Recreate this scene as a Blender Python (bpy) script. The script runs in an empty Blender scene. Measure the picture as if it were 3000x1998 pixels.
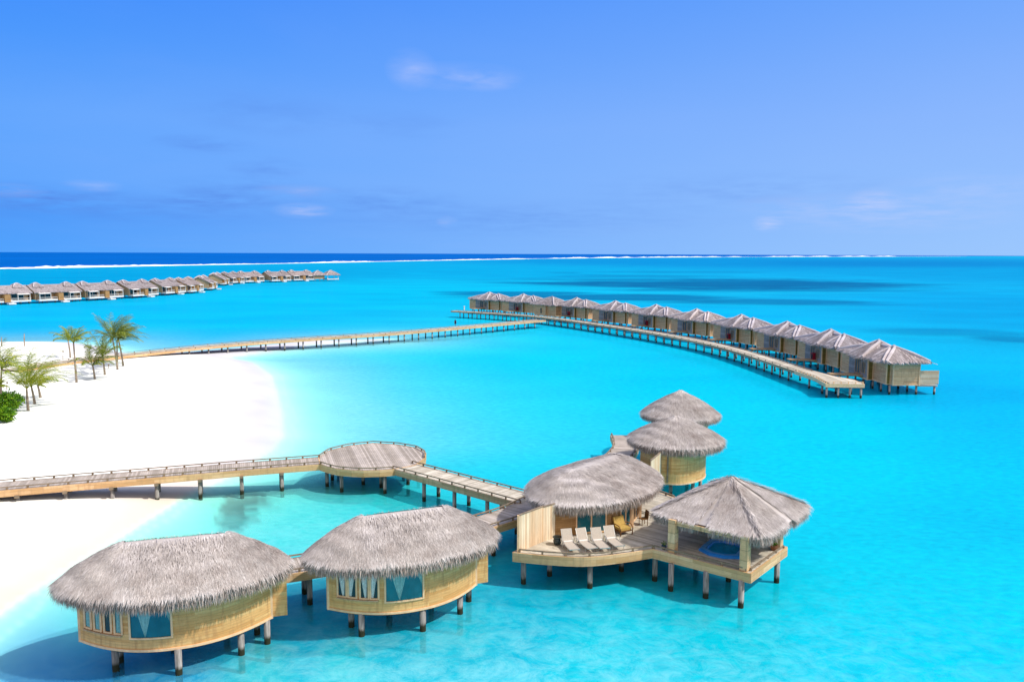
import bpy, math, random
import numpy as np
from mathutils import Vector, Matrix

random.seed(7)
rng = np.random.default_rng(7)
S = bpy.context.scene
COL = bpy.context.collection
TAU = 2 * math.pi

# ------------------------------------------------------------------ camera
F, CAMH, CX, CY = 2332.0, 20.0, 1500.0, 999.0          # focal length in photo pixels, height of the drone
PITCH = math.atan((CY - 743.5) / F)
ROLL = 11 / 3000.0
fw = np.array([0, math.cos(PITCH), -math.sin(PITCH)])
r0 = np.array([1.0, 0, 0]); u0 = np.array([0, math.sin(PITCH), math.cos(PITCH)])
rt = math.cos(ROLL) * r0 + math.sin(ROLL) * u0
up = -math.sin(ROLL) * r0 + math.cos(ROLL) * u0

def at(px, py, z=0.0):
    """surveyed photo point -> the place in the world at height z"""
    d = fw + (px - CX) / F * rt - (py - CY) / F * up
    t = (z - CAMH) / d[2]
    return np.array([0, 0, CAMH]) + t * d

cd = bpy.data.cameras.new("camera")
cam = bpy.data.objects.new("camera", cd); COL.objects.link(cam)
M = Matrix(((rt[0], up[0], -fw[0], 0), (rt[1], up[1], -fw[1], 0), (rt[2], up[2], -fw[2], CAMH), (0, 0, 0, 1)))
cam.matrix_world = M
cd.sensor_fit = 'HORIZONTAL'; cd.sensor_width = 36; cd.lens = 36 * F / 3000
cd.clip_start = 0.5; cd.clip_end = 120000
S.camera = cam

# ------------------------------------------------------------------ materials
def lin(c):
    c = np.asarray(c, float) / 255.0
    return np.where(c <= 0.04045, c / 12.92, ((c + 0.055) / 1.055) ** 2.4)

def mat(name):
    m = bpy.data.materials.new(name); m.use_nodes = True
    nt = m.node_tree; nt.nodes.clear()
    out = nt.nodes.new('ShaderNodeOutputMaterial')
    return m, nt, out

def N(nt, t, **kw):
    n = nt.nodes.new(t)
    for k, v in kw.items():
        if k.startswith('i_'):
            key = k[2:]
            key = int(key) if key.isdigit() else key.replace('_', ' ')
            n.inputs[key].default_value = v
        else:
            setattr(n, k, v)
    return n

def L(nt, a, b): nt.links.new(a, b)

def ramp(nt, fac, stops):
    r = nt.nodes.new('ShaderNodeValToRGB')
    e = r.color_ramp.elements
    while len(e) < len(stops): e.new(0.5)
    for k, (p, c) in zip(e, stops):
        k.position = p
        k.color = (c, c, c, 1) if isinstance(c, (int, float)) else (*c, 1)
    L(nt, fac, r.inputs[0]); return r.outputs[0]

def mix(nt, fac, a, b, mode='MIX'):
    n = nt.nodes.new('ShaderNodeMix'); n.data_type = 'RGBA'; n.blend_type = mode
    for s, v in ((0, fac), (6, a), (7, b)):
        if hasattr(v, 'is_linked'): L(nt, v, n.inputs[s])
        else: n.inputs[s].default_value = v if s == 0 else (*v, 1)
    return n.outputs[2]

def math_(nt, op, a, b=0.0):
    n = nt.nodes.new('ShaderNodeMath'); n.operation = op
    for i, v in enumerate((a, b)):
        if hasattr(v, 'is_linked'): L(nt, v, n.inputs[i])
        else: n.inputs[i].default_value = v
    return n.outputs[0]

def bsdf(nt, out, color, rough=0.8, bump=None, bstr=0.3, bdist=0.02, metal=0, spec=0.3):
    p = nt.nodes.new('ShaderNodeBsdfPrincipled')
    p.inputs['Roughness'].default_value = rough
    p.inputs['Metallic'].default_value = metal
    p.inputs['Specular IOR Level'].default_value = spec
    if hasattr(color, 'is_linked'): L(nt, color, p.inputs['Base Color'])
    else: p.inputs['Base Color'].default_value = (*color, 1)
    if bump is not None:
        b = N(nt, 'ShaderNodeBump', i_Strength=bstr, i_Distance=bdist)
        L(nt, bump, b.inputs['Height']); L(nt, b.outputs[0], p.inputs['Normal'])
    L(nt, p.outputs[0], out.inputs[0])
    return p

def plain(name, c, rough=0.7, var=0.12, scale=3.0, metal=0, spec=0.3):
    m, nt, out = mat(name)
    tc = N(nt, 'ShaderNodeTexCoord')
    n = N(nt, 'ShaderNodeTexNoise', i_Scale=scale, i_Detail=4.0); L(nt, tc.outputs['Object'], n.inputs['Vector'])
    a = tuple(v * (1 - var) for v in c); b = tuple(min(1, v * (1 + var)) for v in c)
    bsdf(nt, out, ramp(nt, n.outputs[0], [(0.3, a), (0.7, b)]), rough, metal=metal, spec=spec)
    return m

def planked(name, dark, light, course=0.15, axis='Z', rough=0.75, stain=(0.25, 0.2, 0.1)):
    """horizontal boarding: each course its own tone, dark joints, grain and water stains"""
    m, nt, out = mat(name)
    tc = N(nt, 'ShaderNodeTexCoord'); sep = N(nt, 'ShaderNodeSeparateXYZ'); L(nt, tc.outputs['Object'], sep.inputs[0])
    k = math_(nt, 'DIVIDE', sep.outputs[axis], course)
    idx = math_(nt, 'FLOOR', k); fr = math_(nt, 'FRACT', k)
    h = math_(nt, 'ADD', sep.outputs['X'], math_(nt, 'MULTIPLY', sep.outputs['Y'], 0.37))
    seg = math_(nt, 'FLOOR', math_(nt, 'DIVIDE', math_(nt, 'ADD', h, math_(nt, 'MULTIPLY', idx, 1.37)), 2.3))
    cmb = N(nt, 'ShaderNodeCombineXYZ'); L(nt, idx, cmb.inputs[0]); L(nt, seg, cmb.inputs[1])
    wn = N(nt, 'ShaderNodeTexWhiteNoise', noise_dimensions='3D'); L(nt, cmb.outputs[0], wn.inputs[0])
    base = ramp(nt, wn.outputs[0], [(0, dark), (1, light)])
    mp = N(nt, 'ShaderNodeMapping', i_Scale=(2.2, 2.2, 45) if axis == 'Z' else (40, 40, 2.5)); L(nt, tc.outputs['Object'], mp.inputs[0])
    gr = N(nt, 'ShaderNodeTexNoise', i_Scale=1.0, i_Detail=5.0); L(nt, mp.outputs[0], gr.inputs['Vector'])
    c = mix(nt, 0.7, base, ramp(nt, gr.outputs[0], [(0.25, 0.5), (0.75, 1.08)]), 'MULTIPLY')
    mp2 = N(nt, 'ShaderNodeMapping', i_Scale=(5, 5, 0.7)); L(nt, tc.outputs['Object'], mp2.inputs[0])
    st = N(nt, 'ShaderNodeTexNoise', i_Scale=1.0, i_Detail=6.0); L(nt, mp2.outputs[0], st.inputs['Vector'])
    c = mix(nt, ramp(nt, st.outputs[0], [(0.50, 0.0), (0.70, 0.7)]), c, stain)
    j = ramp(nt, fr, [(0.0, 0.45), (0.1, 1.0)])
    c = mix(nt, 1.0, c, j, 'MULTIPLY')
    bsdf(nt, out, c, rough, bump=fr, bstr=0.25, bdist=0.02)
    return m

def boards(name, dark, light, rough=0.8, grain=(3, 3, 3), dirt=0.35):
    """separate boards as mesh islands: random tone per board, grain and dirt"""
    m, nt, out = mat(name)
    g = N(nt, 'ShaderNodeNewGeometry'); tc = N(nt, 'ShaderNodeTexCoord')
    base = ramp(nt, g.outputs['Random Per Island'], [(0, dark), (0.5, tuple((a + b) / 2 for a, b in zip(dark, light))), (1, light)])
    mp = N(nt, 'ShaderNodeMapping', i_Scale=grain); L(nt, tc.outputs['Object'], mp.inputs[0])
    n = N(nt, 'ShaderNodeTexNoise', i_Scale=1.0, i_Detail=6.0, i_Roughness=0.6); L(nt, mp.outputs[0], n.inputs['Vector'])
    c = mix(nt, 0.5, base, ramp(nt, n.outputs[0], [(0.3, 0.55), (0.7, 1.1)]), 'MULTIPLY')
    n2 = N(nt, 'ShaderNodeTexNoise', i_Scale=0.35, i_Detail=3.0); L(nt, tc.outputs['Object'], n2.inputs['Vector'])
    c = mix(nt, dirt, c, ramp(nt, n2.outputs[0], [(0.35, 0.6), (0.65, 1.1)]), 'MULTIPLY')
    bsdf(nt, out, c, rough, bump=n.outputs[0], bstr=0.15, bdist=0.01)
    return m

def thatch_mat(name, k=(1, 1, 1)):
    m, nt, out = mat(name)
    a = N(nt, 'ShaderNodeAttribute', attribute_name='tone')
    g = N(nt, 'ShaderNodeNewGeometry'); tc = N(nt, 'ShaderNodeTexCoord')
    n = N(nt, 'ShaderNodeTexNoise', i_Scale=0.9, i_Detail=5.0); L(nt, tc.outputs['Object'], n.inputs['Vector'])
    base = ramp(nt, a.outputs['Fac'], [(0.0, (0.15, 0.126, 0.118)), (0.35, (0.38, 0.34, 0.325)), (0.7, (0.58, 0.53, 0.515)), (1.0, (0.88, 0.83, 0.82))])
    c = mix(nt, 0.6, base, ramp(nt, n.outputs[0], [(0.3, (0.78, 0.76, 0.76)), (0.7, (1.06, 1.05, 1.03))]), 'MULTIPLY')
    n2 = N(nt, 'ShaderNodeTexNoise', i_Scale=0.33, i_Detail=6.0, i_Roughness=0.65); L(nt, tc.outputs['Object'], n2.inputs['Vector'])
    c = mix(nt, 1.0, c, ramp(nt, n2.outputs[0], [(0.34, (0.80, 0.76, 0.74)), (0.5, (1.0, 1.0, 1.0)), (0.66, (1.08, 1.09, 1.12))]), 'MULTIPLY')
    c = mix(nt, 1.0, c, k, 'MULTIPLY')
    p = bsdf(nt, out, c, 0.95, spec=0.1)
    return m

def post_mat(name):
    m, nt, out = mat(name)
    g = N(nt, 'ShaderNodeNewGeometry'); sep = N(nt, 'ShaderNodeSeparateXYZ'); L(nt, g.outputs['Position'], sep.inputs[0])
    tc = N(nt, 'ShaderNodeTexCoord'); mp = N(nt, 'ShaderNodeMapping', i_Scale=(9, 9, 1.2)); L(nt, tc.outputs['Object'], mp.inputs[0])
    n = N(nt, 'ShaderNodeTexNoise', i_Scale=1.0, i_Detail=4.0); L(nt, mp.outputs[0], n.inputs['Vector'])
    dry = ramp(nt, n.outputs[0], [(0.3, (0.13, 0.12, 0.115)), (0.7, (0.40, 0.37, 0.35))])
    zz = math_(nt, 'ADD', sep.outputs['Z'], math_(nt, 'MULTIPLY', n.outputs[0], 0.25))
    f = ramp(nt, math_(nt, 'MULTIPLY', zz, 1.0), [(0.42, 1.0), (0.62, 0.0)])
    c = mix(nt, f, dry, (0.022, 0.024, 0.012))
    bsdf(nt, out, c, 0.85, spec=0.2); return m

MT = {}
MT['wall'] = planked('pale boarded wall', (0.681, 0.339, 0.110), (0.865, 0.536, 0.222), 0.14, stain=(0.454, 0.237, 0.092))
MT['villa_wall'] = planked('villa boarded wall', (0.699, 0.365, 0.176), (0.883, 0.560, 0.309), 0.16, stain=(0.503, 0.268, 0.146))
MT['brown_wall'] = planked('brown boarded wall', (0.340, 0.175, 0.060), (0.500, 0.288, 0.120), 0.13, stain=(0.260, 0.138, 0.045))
MT['row_wall'] = planked('weathered villa wall', (0.456, 0.269, 0.139), (0.662, 0.425, 0.253), 0.2)
MT['grey_deck'] = boards('weathered grey deck', (0.352, 0.294, 0.244), (0.572, 0.492, 0.436), grain=(2, 2, 2))
MT['cream_deck'] = boards('bleached cream deck', (0.432, 0.377, 0.291), (0.700, 0.630, 0.531), grain=(2, 2, 2))
MT['tan_deck'] = boards('tan deck', (0.451, 0.365, 0.254), (0.668, 0.590, 0.476), grain=(2, 2, 2))
MT['fascia'] = planked('edge beam timber', (0.617, 0.359, 0.160), (0.857, 0.558, 0.310), 0.28, stain=(0.462, 0.285, 0.149))
MT['grey_fascia'] = planked('grey edge beam timber', (0.437, 0.273, 0.150), (0.644, 0.430, 0.260), 0.28)
MT['rail'] = plain('rail timber', (0.22, 0.165, 0.115), 0.8, 0.3)
MT['screen'] = boards('upright fence boards', (0.668, 0.450, 0.268), (0.839, 0.697, 0.505), grain=(14, 14, 1))
MT['trim'] = plain('pale trim', (0.776, 0.504, 0.290), 0.7, 0.15)
MT['column'] = planked('column boarding', (0.749, 0.453, 0.222), (0.865, 0.611, 0.365), 0.6)
MT['thatch'] = thatch_mat('thatch')
MT['post'] = post_mat('pile timber')
MT['panel'] = planked('shade grey front boards', (0.26, 0.23, 0.22), (0.40, 0.36, 0.35), 0.5, stain=(0.2, 0.18, 0.18))  # grey stands in for the shade on the jetty-side fronts
MT['olive'] = planked('shade olive side boards', (0.20, 0.13, 0.025), (0.30, 0.20, 0.05), 0.16, stain=(0.14, 0.1, 0.03))  # dark olive paints the eave shade onto the step faces
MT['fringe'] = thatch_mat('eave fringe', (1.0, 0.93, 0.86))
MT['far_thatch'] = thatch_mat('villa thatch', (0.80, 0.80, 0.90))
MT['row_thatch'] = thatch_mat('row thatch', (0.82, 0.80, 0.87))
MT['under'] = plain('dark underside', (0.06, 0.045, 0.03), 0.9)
MT['white'] = plain('white paint', (0.74, 0.70, 0.66), 0.5, 0.05)
MT['glass'] = plain('teal glass', (0.008, 0.125, 0.165), 0.08, 0.2, 1.2, spec=0.6)
MT['dark_glass'] = plain('dark glass', (0.012, 0.02, 0.028), 0.08, 0.3, 1.2, spec=0.5)
MT['blue_glass'] = plain('blue tinted door', (0.07, 0.075, 0.085), 0.35, 0.3, 2.0)
MT['curtain'] = plain('sheer curtain', (0.22, 0.44, 0.43), 0.8, 0.15, 9)
MT['curtain_white'] = plain('white curtain', (0.62, 0.66, 0.64), 0.8, 0.15, 9)
MT['sling'] = plain('beige sling fabric', (0.43, 0.37, 0.31), 0.8, 0.1, 20)
MT['metal'] = plain('silver metal', (0.5, 0.48, 0.45), 0.35, 0.1, 5, metal=0.7)
MT['wicker'] = plain('brown wood frame', (0.16, 0.075, 0.025), 0.6, 0.3, 8)
MT['yellow'] = plain('yellow cushion', (0.46, 0.30, 0.08), 0.85, 0.15, 10)
MT['tub'] = plain('blue tub shell', (0.02, 0.24, 0.74), 0.25, 0.1, 3, spec=0.5)
MT['tubrim'] = plain('pale blue tub rim', (0.07, 0.36, 0.86), 0.3, 0.1, 3, spec=0.5)
MT['tubwater'] = plain('tub water', (0.01, 0.40, 0.86), 0.05, 0.2, 3, spec=0.5)
MT['darkpot'] = plain('dark glazed pot', (0.012, 0.03, 0.035), 0.15, 0.3, 9, spec=0.6)
MT['terracotta'] = plain('terracotta', (0.28, 0.11, 0.05), 0.85, 0.2, 9)
MT['red'] = plain('red paint', (0.26, 0.006, 0.02), 0.5, 0.15)
MT['navy'] = plain('navy cloth', (0.006, 0.012, 0.05), 0.9, 0.2)
MT['skin'] = plain('skin', (0.36, 0.20, 0.13), 0.6, 0.05)
MT['hair'] = plain('dark hair', (0.02, 0.013, 0.01), 0.6, 0.2)
MT['trunk'] = planked('palm trunk', (0.26, 0.20, 0.14), (0.46, 0.38, 0.30), 0.11, stain=(0.2, 0.15, 0.1))

def leaf_mat(name, a, b, c):
    m, nt, out = mat(name)
    g = N(nt, 'ShaderNodeNewGeometry')
    col = ramp(nt, g.outputs['Random Per Island'], [(0, a), (0.55, b), (1, c)])
    p = bsdf(nt, out, col, 0.55, spec=0.35)
    p.inputs['Transmission Weight'].default_value = 0.0
    tr = N(nt, 'ShaderNodeBsdfTranslucent'); L(nt, col, tr.inputs[0])
    ms = N(nt, 'ShaderNodeMixShader', i_0=0.4); L(nt, p.outputs[0], ms.inputs[1]); L(nt, tr.outputs[0], ms.inputs[2])
    L(nt, ms.outputs[0], out.inputs[0]); return m
MT['frond'] = leaf_mat('palm fronds', (0.100, 0.163, 0.005), (0.300, 0.350, 0.024), (0.520, 0.525, 0.144))
MT['frond_dark'] = leaf_mat('darker palm fronds', (0.075, 0.128, 0.007), (0.225, 0.285, 0.030), (0.525, 0.540, 0.168))
MT['frond'] = leaf_mat('palm fronds', (0.08, 0.15, 0.004), (0.24, 0.30, 0.012), (0.52, 0.50, 0.06))
MT['frond_dark'] = leaf_mat('darker palm fronds', (0.035, 0.08, 0.006), (0.13, 0.18, 0.012), (0.42, 0.42, 0.07))
MT['bush'] = leaf_mat('bush leaves', (0.03, 0.11, 0.004), (0.10, 0.26, 0.006), (0.26, 0.42, 0.01))

# ------------------------------------------------------------------ mesh helpers
class MB:
    def __init__(self): self.v = []; self.f = []; self.t = []
    def add(self, vs, fs, tone=0.5):
        o = len(self.v); self.v += [tuple(map(float, p)) for p in vs]
        for f in fs: self.f.append(tuple(i + o for i in f)); self.t.append(tone)
    def box(self, c, s, rz=0.0):
        x, y, z = s[0] / 2, s[1] / 2, s[2] / 2; co, si = math.cos(rz), math.sin(rz)
        vs = [(c[0] + a * x * co - b * y * si, c[1] + a * x * si + b * y * co, c[2] + d * z) for d in (-1, 1) for a, b in ((-1, -1), (1, -1), (1, 1), (-1, 1))]
        self.add(vs, [(3, 2, 1, 0), (4, 5, 6, 7), (0, 1, 5, 4), (1, 2, 6, 5), (2, 3, 7, 6), (3, 0, 4, 7)])
    def bar(self, a, b, w, h):
        a = np.array(a, float); b = np.array(b, float); d = b - a; l = np.linalg.norm(d)
        if l < 1e-6: return
        d /= l; u = np.array([0, 0, 1.0]) if abs(d[2]) < 0.95 else np.array([1.0, 0, 0])
        s = np.cross(d, u); s /= np.linalg.norm(s); u = np.cross(s, d)
        vs = [p + s * (i * w / 2) + u * (j * h / 2) for p in (a, b) for i, j in ((-1, -1), (1, -1), (1, 1), (-1, 1))]
        self.add(vs, [(0, 1, 2, 3), (7, 6, 5, 4), (0, 4, 5, 1), (1, 5, 6, 2), (2, 6, 7, 3), (3, 7, 4, 0)])
    def tube(self, pts, rad, n=8, cap=True):
        pts = [np.array(p, float) for p in pts]
        if not hasattr(rad, '__len__'): rad = [rad] * len(pts)
        vs = []; fs = []
        for i, p in enumerate(pts):
            d = pts[min(i + 1, len(pts) - 1)] - pts[max(i - 1, 0)]; d /= (np.linalg.norm(d) + 1e-9)
            u = np.array([1.0, 0, 0]) if abs(d[0]) < 0.8 else np.array([0, 1.0, 0])
            s = np.cross(d, u); s /= np.linalg.norm(s); t = np.cross(d, s)
            vs += [p + rad[i] * (math.cos(TAU * k / n) * s + math.sin(TAU * k / n) * t) for k in range(n)]
        for i in range(len(pts) - 1):
            for k in range(n):
                k2 = (k + 1) % n; fs.append((i * n + k, i * n + k2, (i + 1) * n + k2, (i + 1) * n + k))
        if cap: fs += [tuple(range(n - 1, -1, -1)), tuple(range((len(pts) - 1) * n, len(pts) * n))]
        self.add(vs, fs)
    def prism(self, poly, z0, z1, top=True, bottom=True):
        n = len(poly); vs = [(p[0], p[1], z0) for p in poly] + [(p[0], p[1], z1) for p in poly]
        fs = [(i, (i + 1) % n, n + (i + 1) % n, n + i) for i in range(n)]
        if top: fs.append(tuple(range(n, 2 * n)))
        if bottom: fs.append(tuple(range(n - 1, -1, -1)))
        self.add(vs, fs)
    def lathe(self, prof, c=(0, 0, 0), n=16):
        vs = [(c[0] + r * math.cos(TAU * k / n), c[1] + r * math.sin(TAU * k / n), c[2] + z) for r, z in prof for k in range(n)]
        fs = [(i * n + k, i * n + (k + 1) % n, (i + 1) * n + (k + 1) % n, (i + 1) * n + k) for i in range(len(prof) - 1) for k in range(n)]
        fs += [tuple(range(n - 1, -1, -1)), tuple(range((len(prof) - 1) * n, len(prof) * n))]
        self.add(vs, fs)
    def build(self, name, m, parent=None, org=(0, 0, 0), smooth=False):
        me = bpy.data.meshes.new(name)
        o3 = np.array(org, float)
        vv = (np.array(self.v, float) - o3) if len(self.v) else np.zeros((0, 3))
        me.from_pydata(vv.tolist(), [], self.f)
        a = me.attributes.new('tone', 'FLOAT', 'FACE'); a.data.foreach_set('value', np.array(self.t, np.float32))
        me.materials.append(MT[m] if isinstance(m, str) else m)
        if smooth: me.polygons.foreach_set('use_smooth', [True] * len(me.polygons))
        me.update()
        o = bpy.data.objects.new(name, me); COL.objects.link(o)
        if parent is not None: o.parent = parent
        return o

def thing(name, label, cat, loc=(0, 0, 0), rz=0.0, group=None):
    o = bpy.data.objects.new(name, None); COL.objects.link(o)
    o.location = loc; o.rotation_euler = (0, 0, rz); o.empty_display_size = 0.5
    o['label'] = label; o['category'] = cat
    if group: o['group'] = group
    return o

def tag(o, label, cat, group=None):
    o['label'] = label; o['category'] = cat
    if group: o['group'] = group
    return o

def dup(root, loc, rz, label, group=None):
    r = root.copy(); COL.objects.link(r); r.location = loc; r.rotation_euler = (0, 0, rz); r['label'] = label
    if group: r['group'] = group
    for ch in list(root.children):
        c = ch.copy(); COL.objects.link(c); c.parent = r
        for g in list(ch.children):
            d = g.copy(); COL.objects.link(d); d.parent = c
    return r

def struct(o):
    o['kind'] = 'structure'; return o

# --- deck planks -----------------------------------------------------------
def plank_poly(mb, poly, direction, z, w=0.15, th=0.04, gap=0.014):
    d = np.array(direction, float); d /= np.linalg.norm(d); n = np.array([-d[1], d[0]])
    P = np.array([p[:2] for p in poly], float); a = P @ d; b = P @ n
    def cuts(v):
        xs = []
        for i in range(len(P)):
            j = (i + 1) % len(P)
            if (b[i] - v) * (b[j] - v) < 0: xs.append(a[i] + (v - b[i]) / (b[j] - b[i]) * (a[j] - a[i]))
        return sorted(xs)
    v = b.min()
    while v < b.max():
        v0, v1 = v + gap / 2, min(v + w - gap / 2, b.max() - 1e-4)
        c0, c1 = cuts(v0), cuts(v1)
        if len(c0) == len(c1) and v1 > v0:
            for k in range(0, len(c0) - 1, 2):
                q = [d * c0[k] + n * v0, d * c0[k + 1] + n * v0, d * c1[k + 1] + n * v1, d * c1[k] + n * v1]
                mb.prism([tuple(p) for p in q], z - th, z, bottom=False)
        v += w

def resample(path, step):
    P = np.array(path, float); seg = np.linalg.norm(np.diff(P, axis=0), axis=1); s = np.concatenate([[0], np.cumsum(seg)])
    n = max(2, int(round(s[-1] / step)) + 1); q = np.linspace(0, s[-1], n)
    return np.stack([np.interp(q, s, P[:, i]) for i in range(P.shape[1])], 1)

def smooth_path(path, it=3):
    P = np.array(path, float)
    for _ in range(it):
        Q = [P[0]]
        for i in range(len(P) - 1): Q += [0.75 * P[i] + 0.25 * P[i + 1], 0.25 * P[i] + 0.75 * P[i + 1]]
        Q.append(P[-1]); P = np.array(Q)
    return P

def normals(P):
    d = np.gradient(P[:, :2], axis=0); d /= (np.linalg.norm(d, axis=1)[:, None] + 1e-9)
    return np.stack([-d[:, 1], d[:, 0]], 1)

def edge_rail(mb, pts, z, step=1.35, h=0.2):
    Q = resample(pts, 0.5)
    for i in range(len(Q) - 1): mb.bar((*Q[i][:2], z + h), (*Q[i + 1][:2], z + h), 0.09, 0.07)
    R = resample(pts, step)
    for p in R: mb.box((p[0], p[1], z + h / 2 - 0.02), (0.12, 0.12, h - 0.03))

def skirt(mb, pts, z0, z1, th=0.07, closed=False):
    P = np.array(pts, float)[:, :2]
    n = len(P)
    for i in range(n if closed else n - 1):
        a, b = P[i], P[(i + 1) % n]; d = b - a; l = np.linalg.norm(d)
        if l < 1e-6: continue
        d = d / l * 0.0
        mb.bar((*a, (z0 + z1) / 2), (*b, (z0 + z1) / 2), th, z1 - z0)

def pile(root, org, x, y, ztop, r=0.16, zb=-2.0, cross=None):
    mb = MB(); mb.tube([(x, y, zb), (x, y, ztop)], r, 10)
    o = mb.build('post', 'post', root, org, True)
    if cross is not None:
        c = MB(); d = np.array(cross) / np.linalg.norm(cross)
        c.bar((x - d[0] * 0.55, y - d[1] * 0.55, ztop - 0.09), (x + d[0] * 0.55, y + d[1] * 0.55, ztop - 0.09), 0.3, 0.2)
        c.build('post_cap', 'rail', o, org)
    return o

def walkway(name, label, path, width, z, deck='grey_deck', fascia='fascia', posts=None, post_step=5.2, fz=0.5, rails=(1, 1), plank=0.16, cross=False, group=None, pr=0.16, rail_step=1.35, cat='walkway', post_off=0.35):
    P = np.array(path, float)[:, :2]; Nn = normals(P); Wd = np.array(width) * np.ones(len(P))
    org = (P[0, 0], P[0, 1], 0)
    root = thing(name, label, cat, org, 0, group)
    A = P + Nn * Wd[:, None] / 2; B = P - Nn * Wd[:, None] / 2
    zz = np.array(z) * np.ones(len(P))
    full = np.concatenate([P, A, B, zz[:, None], Nn], 1)
    # resample by centreline length
    seg = np.linalg.norm(np.diff(P, axis=0), axis=1); s = np.concatenate([[0], np.cumsum(seg)])
    def samp(step):
        n = max(2, int(round(s[-1] / step)) + 1); q = np.linspace(0, s[-1], n)
        return np.stack([np.interp(q, s, full[:, i]) for i in range(full.shape[1])], 1)
    G = samp(plank); mb = MB()
    for i in range(len(G) - 1):
        e = 0.045
        a0 = G[i, 2:4] * (1 - e) + G[i + 1, 2:4] * e; a1 = G[i, 2:4] * e + G[i + 1, 2:4] * (1 - e)
        b0 = G[i, 4:6] * (1 - e) + G[i + 1, 4:6] * e; b1 = G[i, 4:6] * e + G[i + 1, 4:6] * (1 - e)
        zt = G[i, 6]
        mb.prism([tuple(b0), tuple(b1), tuple(a1), tuple(a0)], zt - 0.04, zt, bottom=False)
    mb.build('deck', deck, root, org)
    G = samp(1.0)
    for c0 in (2, 4):
        mb = MB()
        for i in range(len(G) - 1):
            sgn = 1 if c0 == 2 else -1
            a = G[i, c0:c0 + 2] + sgn * 0.03 * G[i, 7:9]; b = G[i + 1, c0:c0 + 2] + sgn * 0.03 * G[i + 1, 7:9]
            mb.bar((*a, G[i, 6] - fz / 2 + 0.004), (*b, G[i + 1, 6] - fz / 2 + 0.004), 0.07, fz)
        mb.build('edge_beam', fascia, root, org)
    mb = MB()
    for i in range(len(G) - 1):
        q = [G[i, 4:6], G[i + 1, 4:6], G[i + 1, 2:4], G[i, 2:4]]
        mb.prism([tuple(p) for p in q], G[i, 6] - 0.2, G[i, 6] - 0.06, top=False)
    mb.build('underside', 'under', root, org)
    for k, c0 in ((0, 2), (1, 4)):
        if rails[k]:
            sgn = 1 if c0 == 2 else -1
            mb = MB(); edge_rail(mb, G[:, c0:c0 + 2] - sgn * 0.08 * G[:, 7:9], float(np.mean(zz)) if np.ptp(zz) < 1e-6 else 0, rail_step)
            mb.build('kerb_rail', 'rail', root, org)
    if posts is None and post_step:
        G = samp(post_step)
        for g in G[1:-1]:
            for c0 in (2, 4):
                sgn = 1 if c0 == 2 else -1
                p = g[c0:c0 + 2] - sgn * post_off * g[7:9]
                pile(root, org, p[0], p[1], g[6] - fz + 0.05, pr, cross=(g[7:9] if cross else None))
    elif posts:
        for p in posts: pile(root, org, p[0], p[1], float(np.mean(zz)) - fz + 0.05, pr, cross=((0.4, -0.9) if cross else None))
    return root

# --- thatch ----------------------------------------------------------------
def blades(mb, P, D, Nn, ln, wd, tone, lift=0.05):
    """thin leaf blades: P base points, D fall directions, Nn surface normals"""
    n = len(P)
    side = np.cross(D, Nn); side /= (np.linalg.norm(side, axis=1)[:, None] + 1e-9)
    a = P - side * wd[:, None] / 2; b = P + side * wd[:, None] / 2
    tip = P + D * ln[:, None] + Nn * (lift * (0.3 + rng.random(n)))[:, None]
    mid0 = P + D * (ln * 0.55)[:, None] - side * (wd * 0.42)[:, None] + Nn * (lift * 0.5)
    mid1 = P + D * (ln * 0.55)[:, None] + side * (wd * 0.42)[:, None] + Nn * (lift * 0.5)
    o = len(mb.v)
    V = np.stack([a, b, mid1, tip, mid0], 1).reshape(-1, 3)
    mb.v += V.tolist()
    mb.f += [(o + 5 * i, o + 5 * i + 1, o + 5 * i + 2, o + 5 * i + 3, o + 5 * i + 4) for i in range(n)]
    mb.t += tone.tolist()

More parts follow.
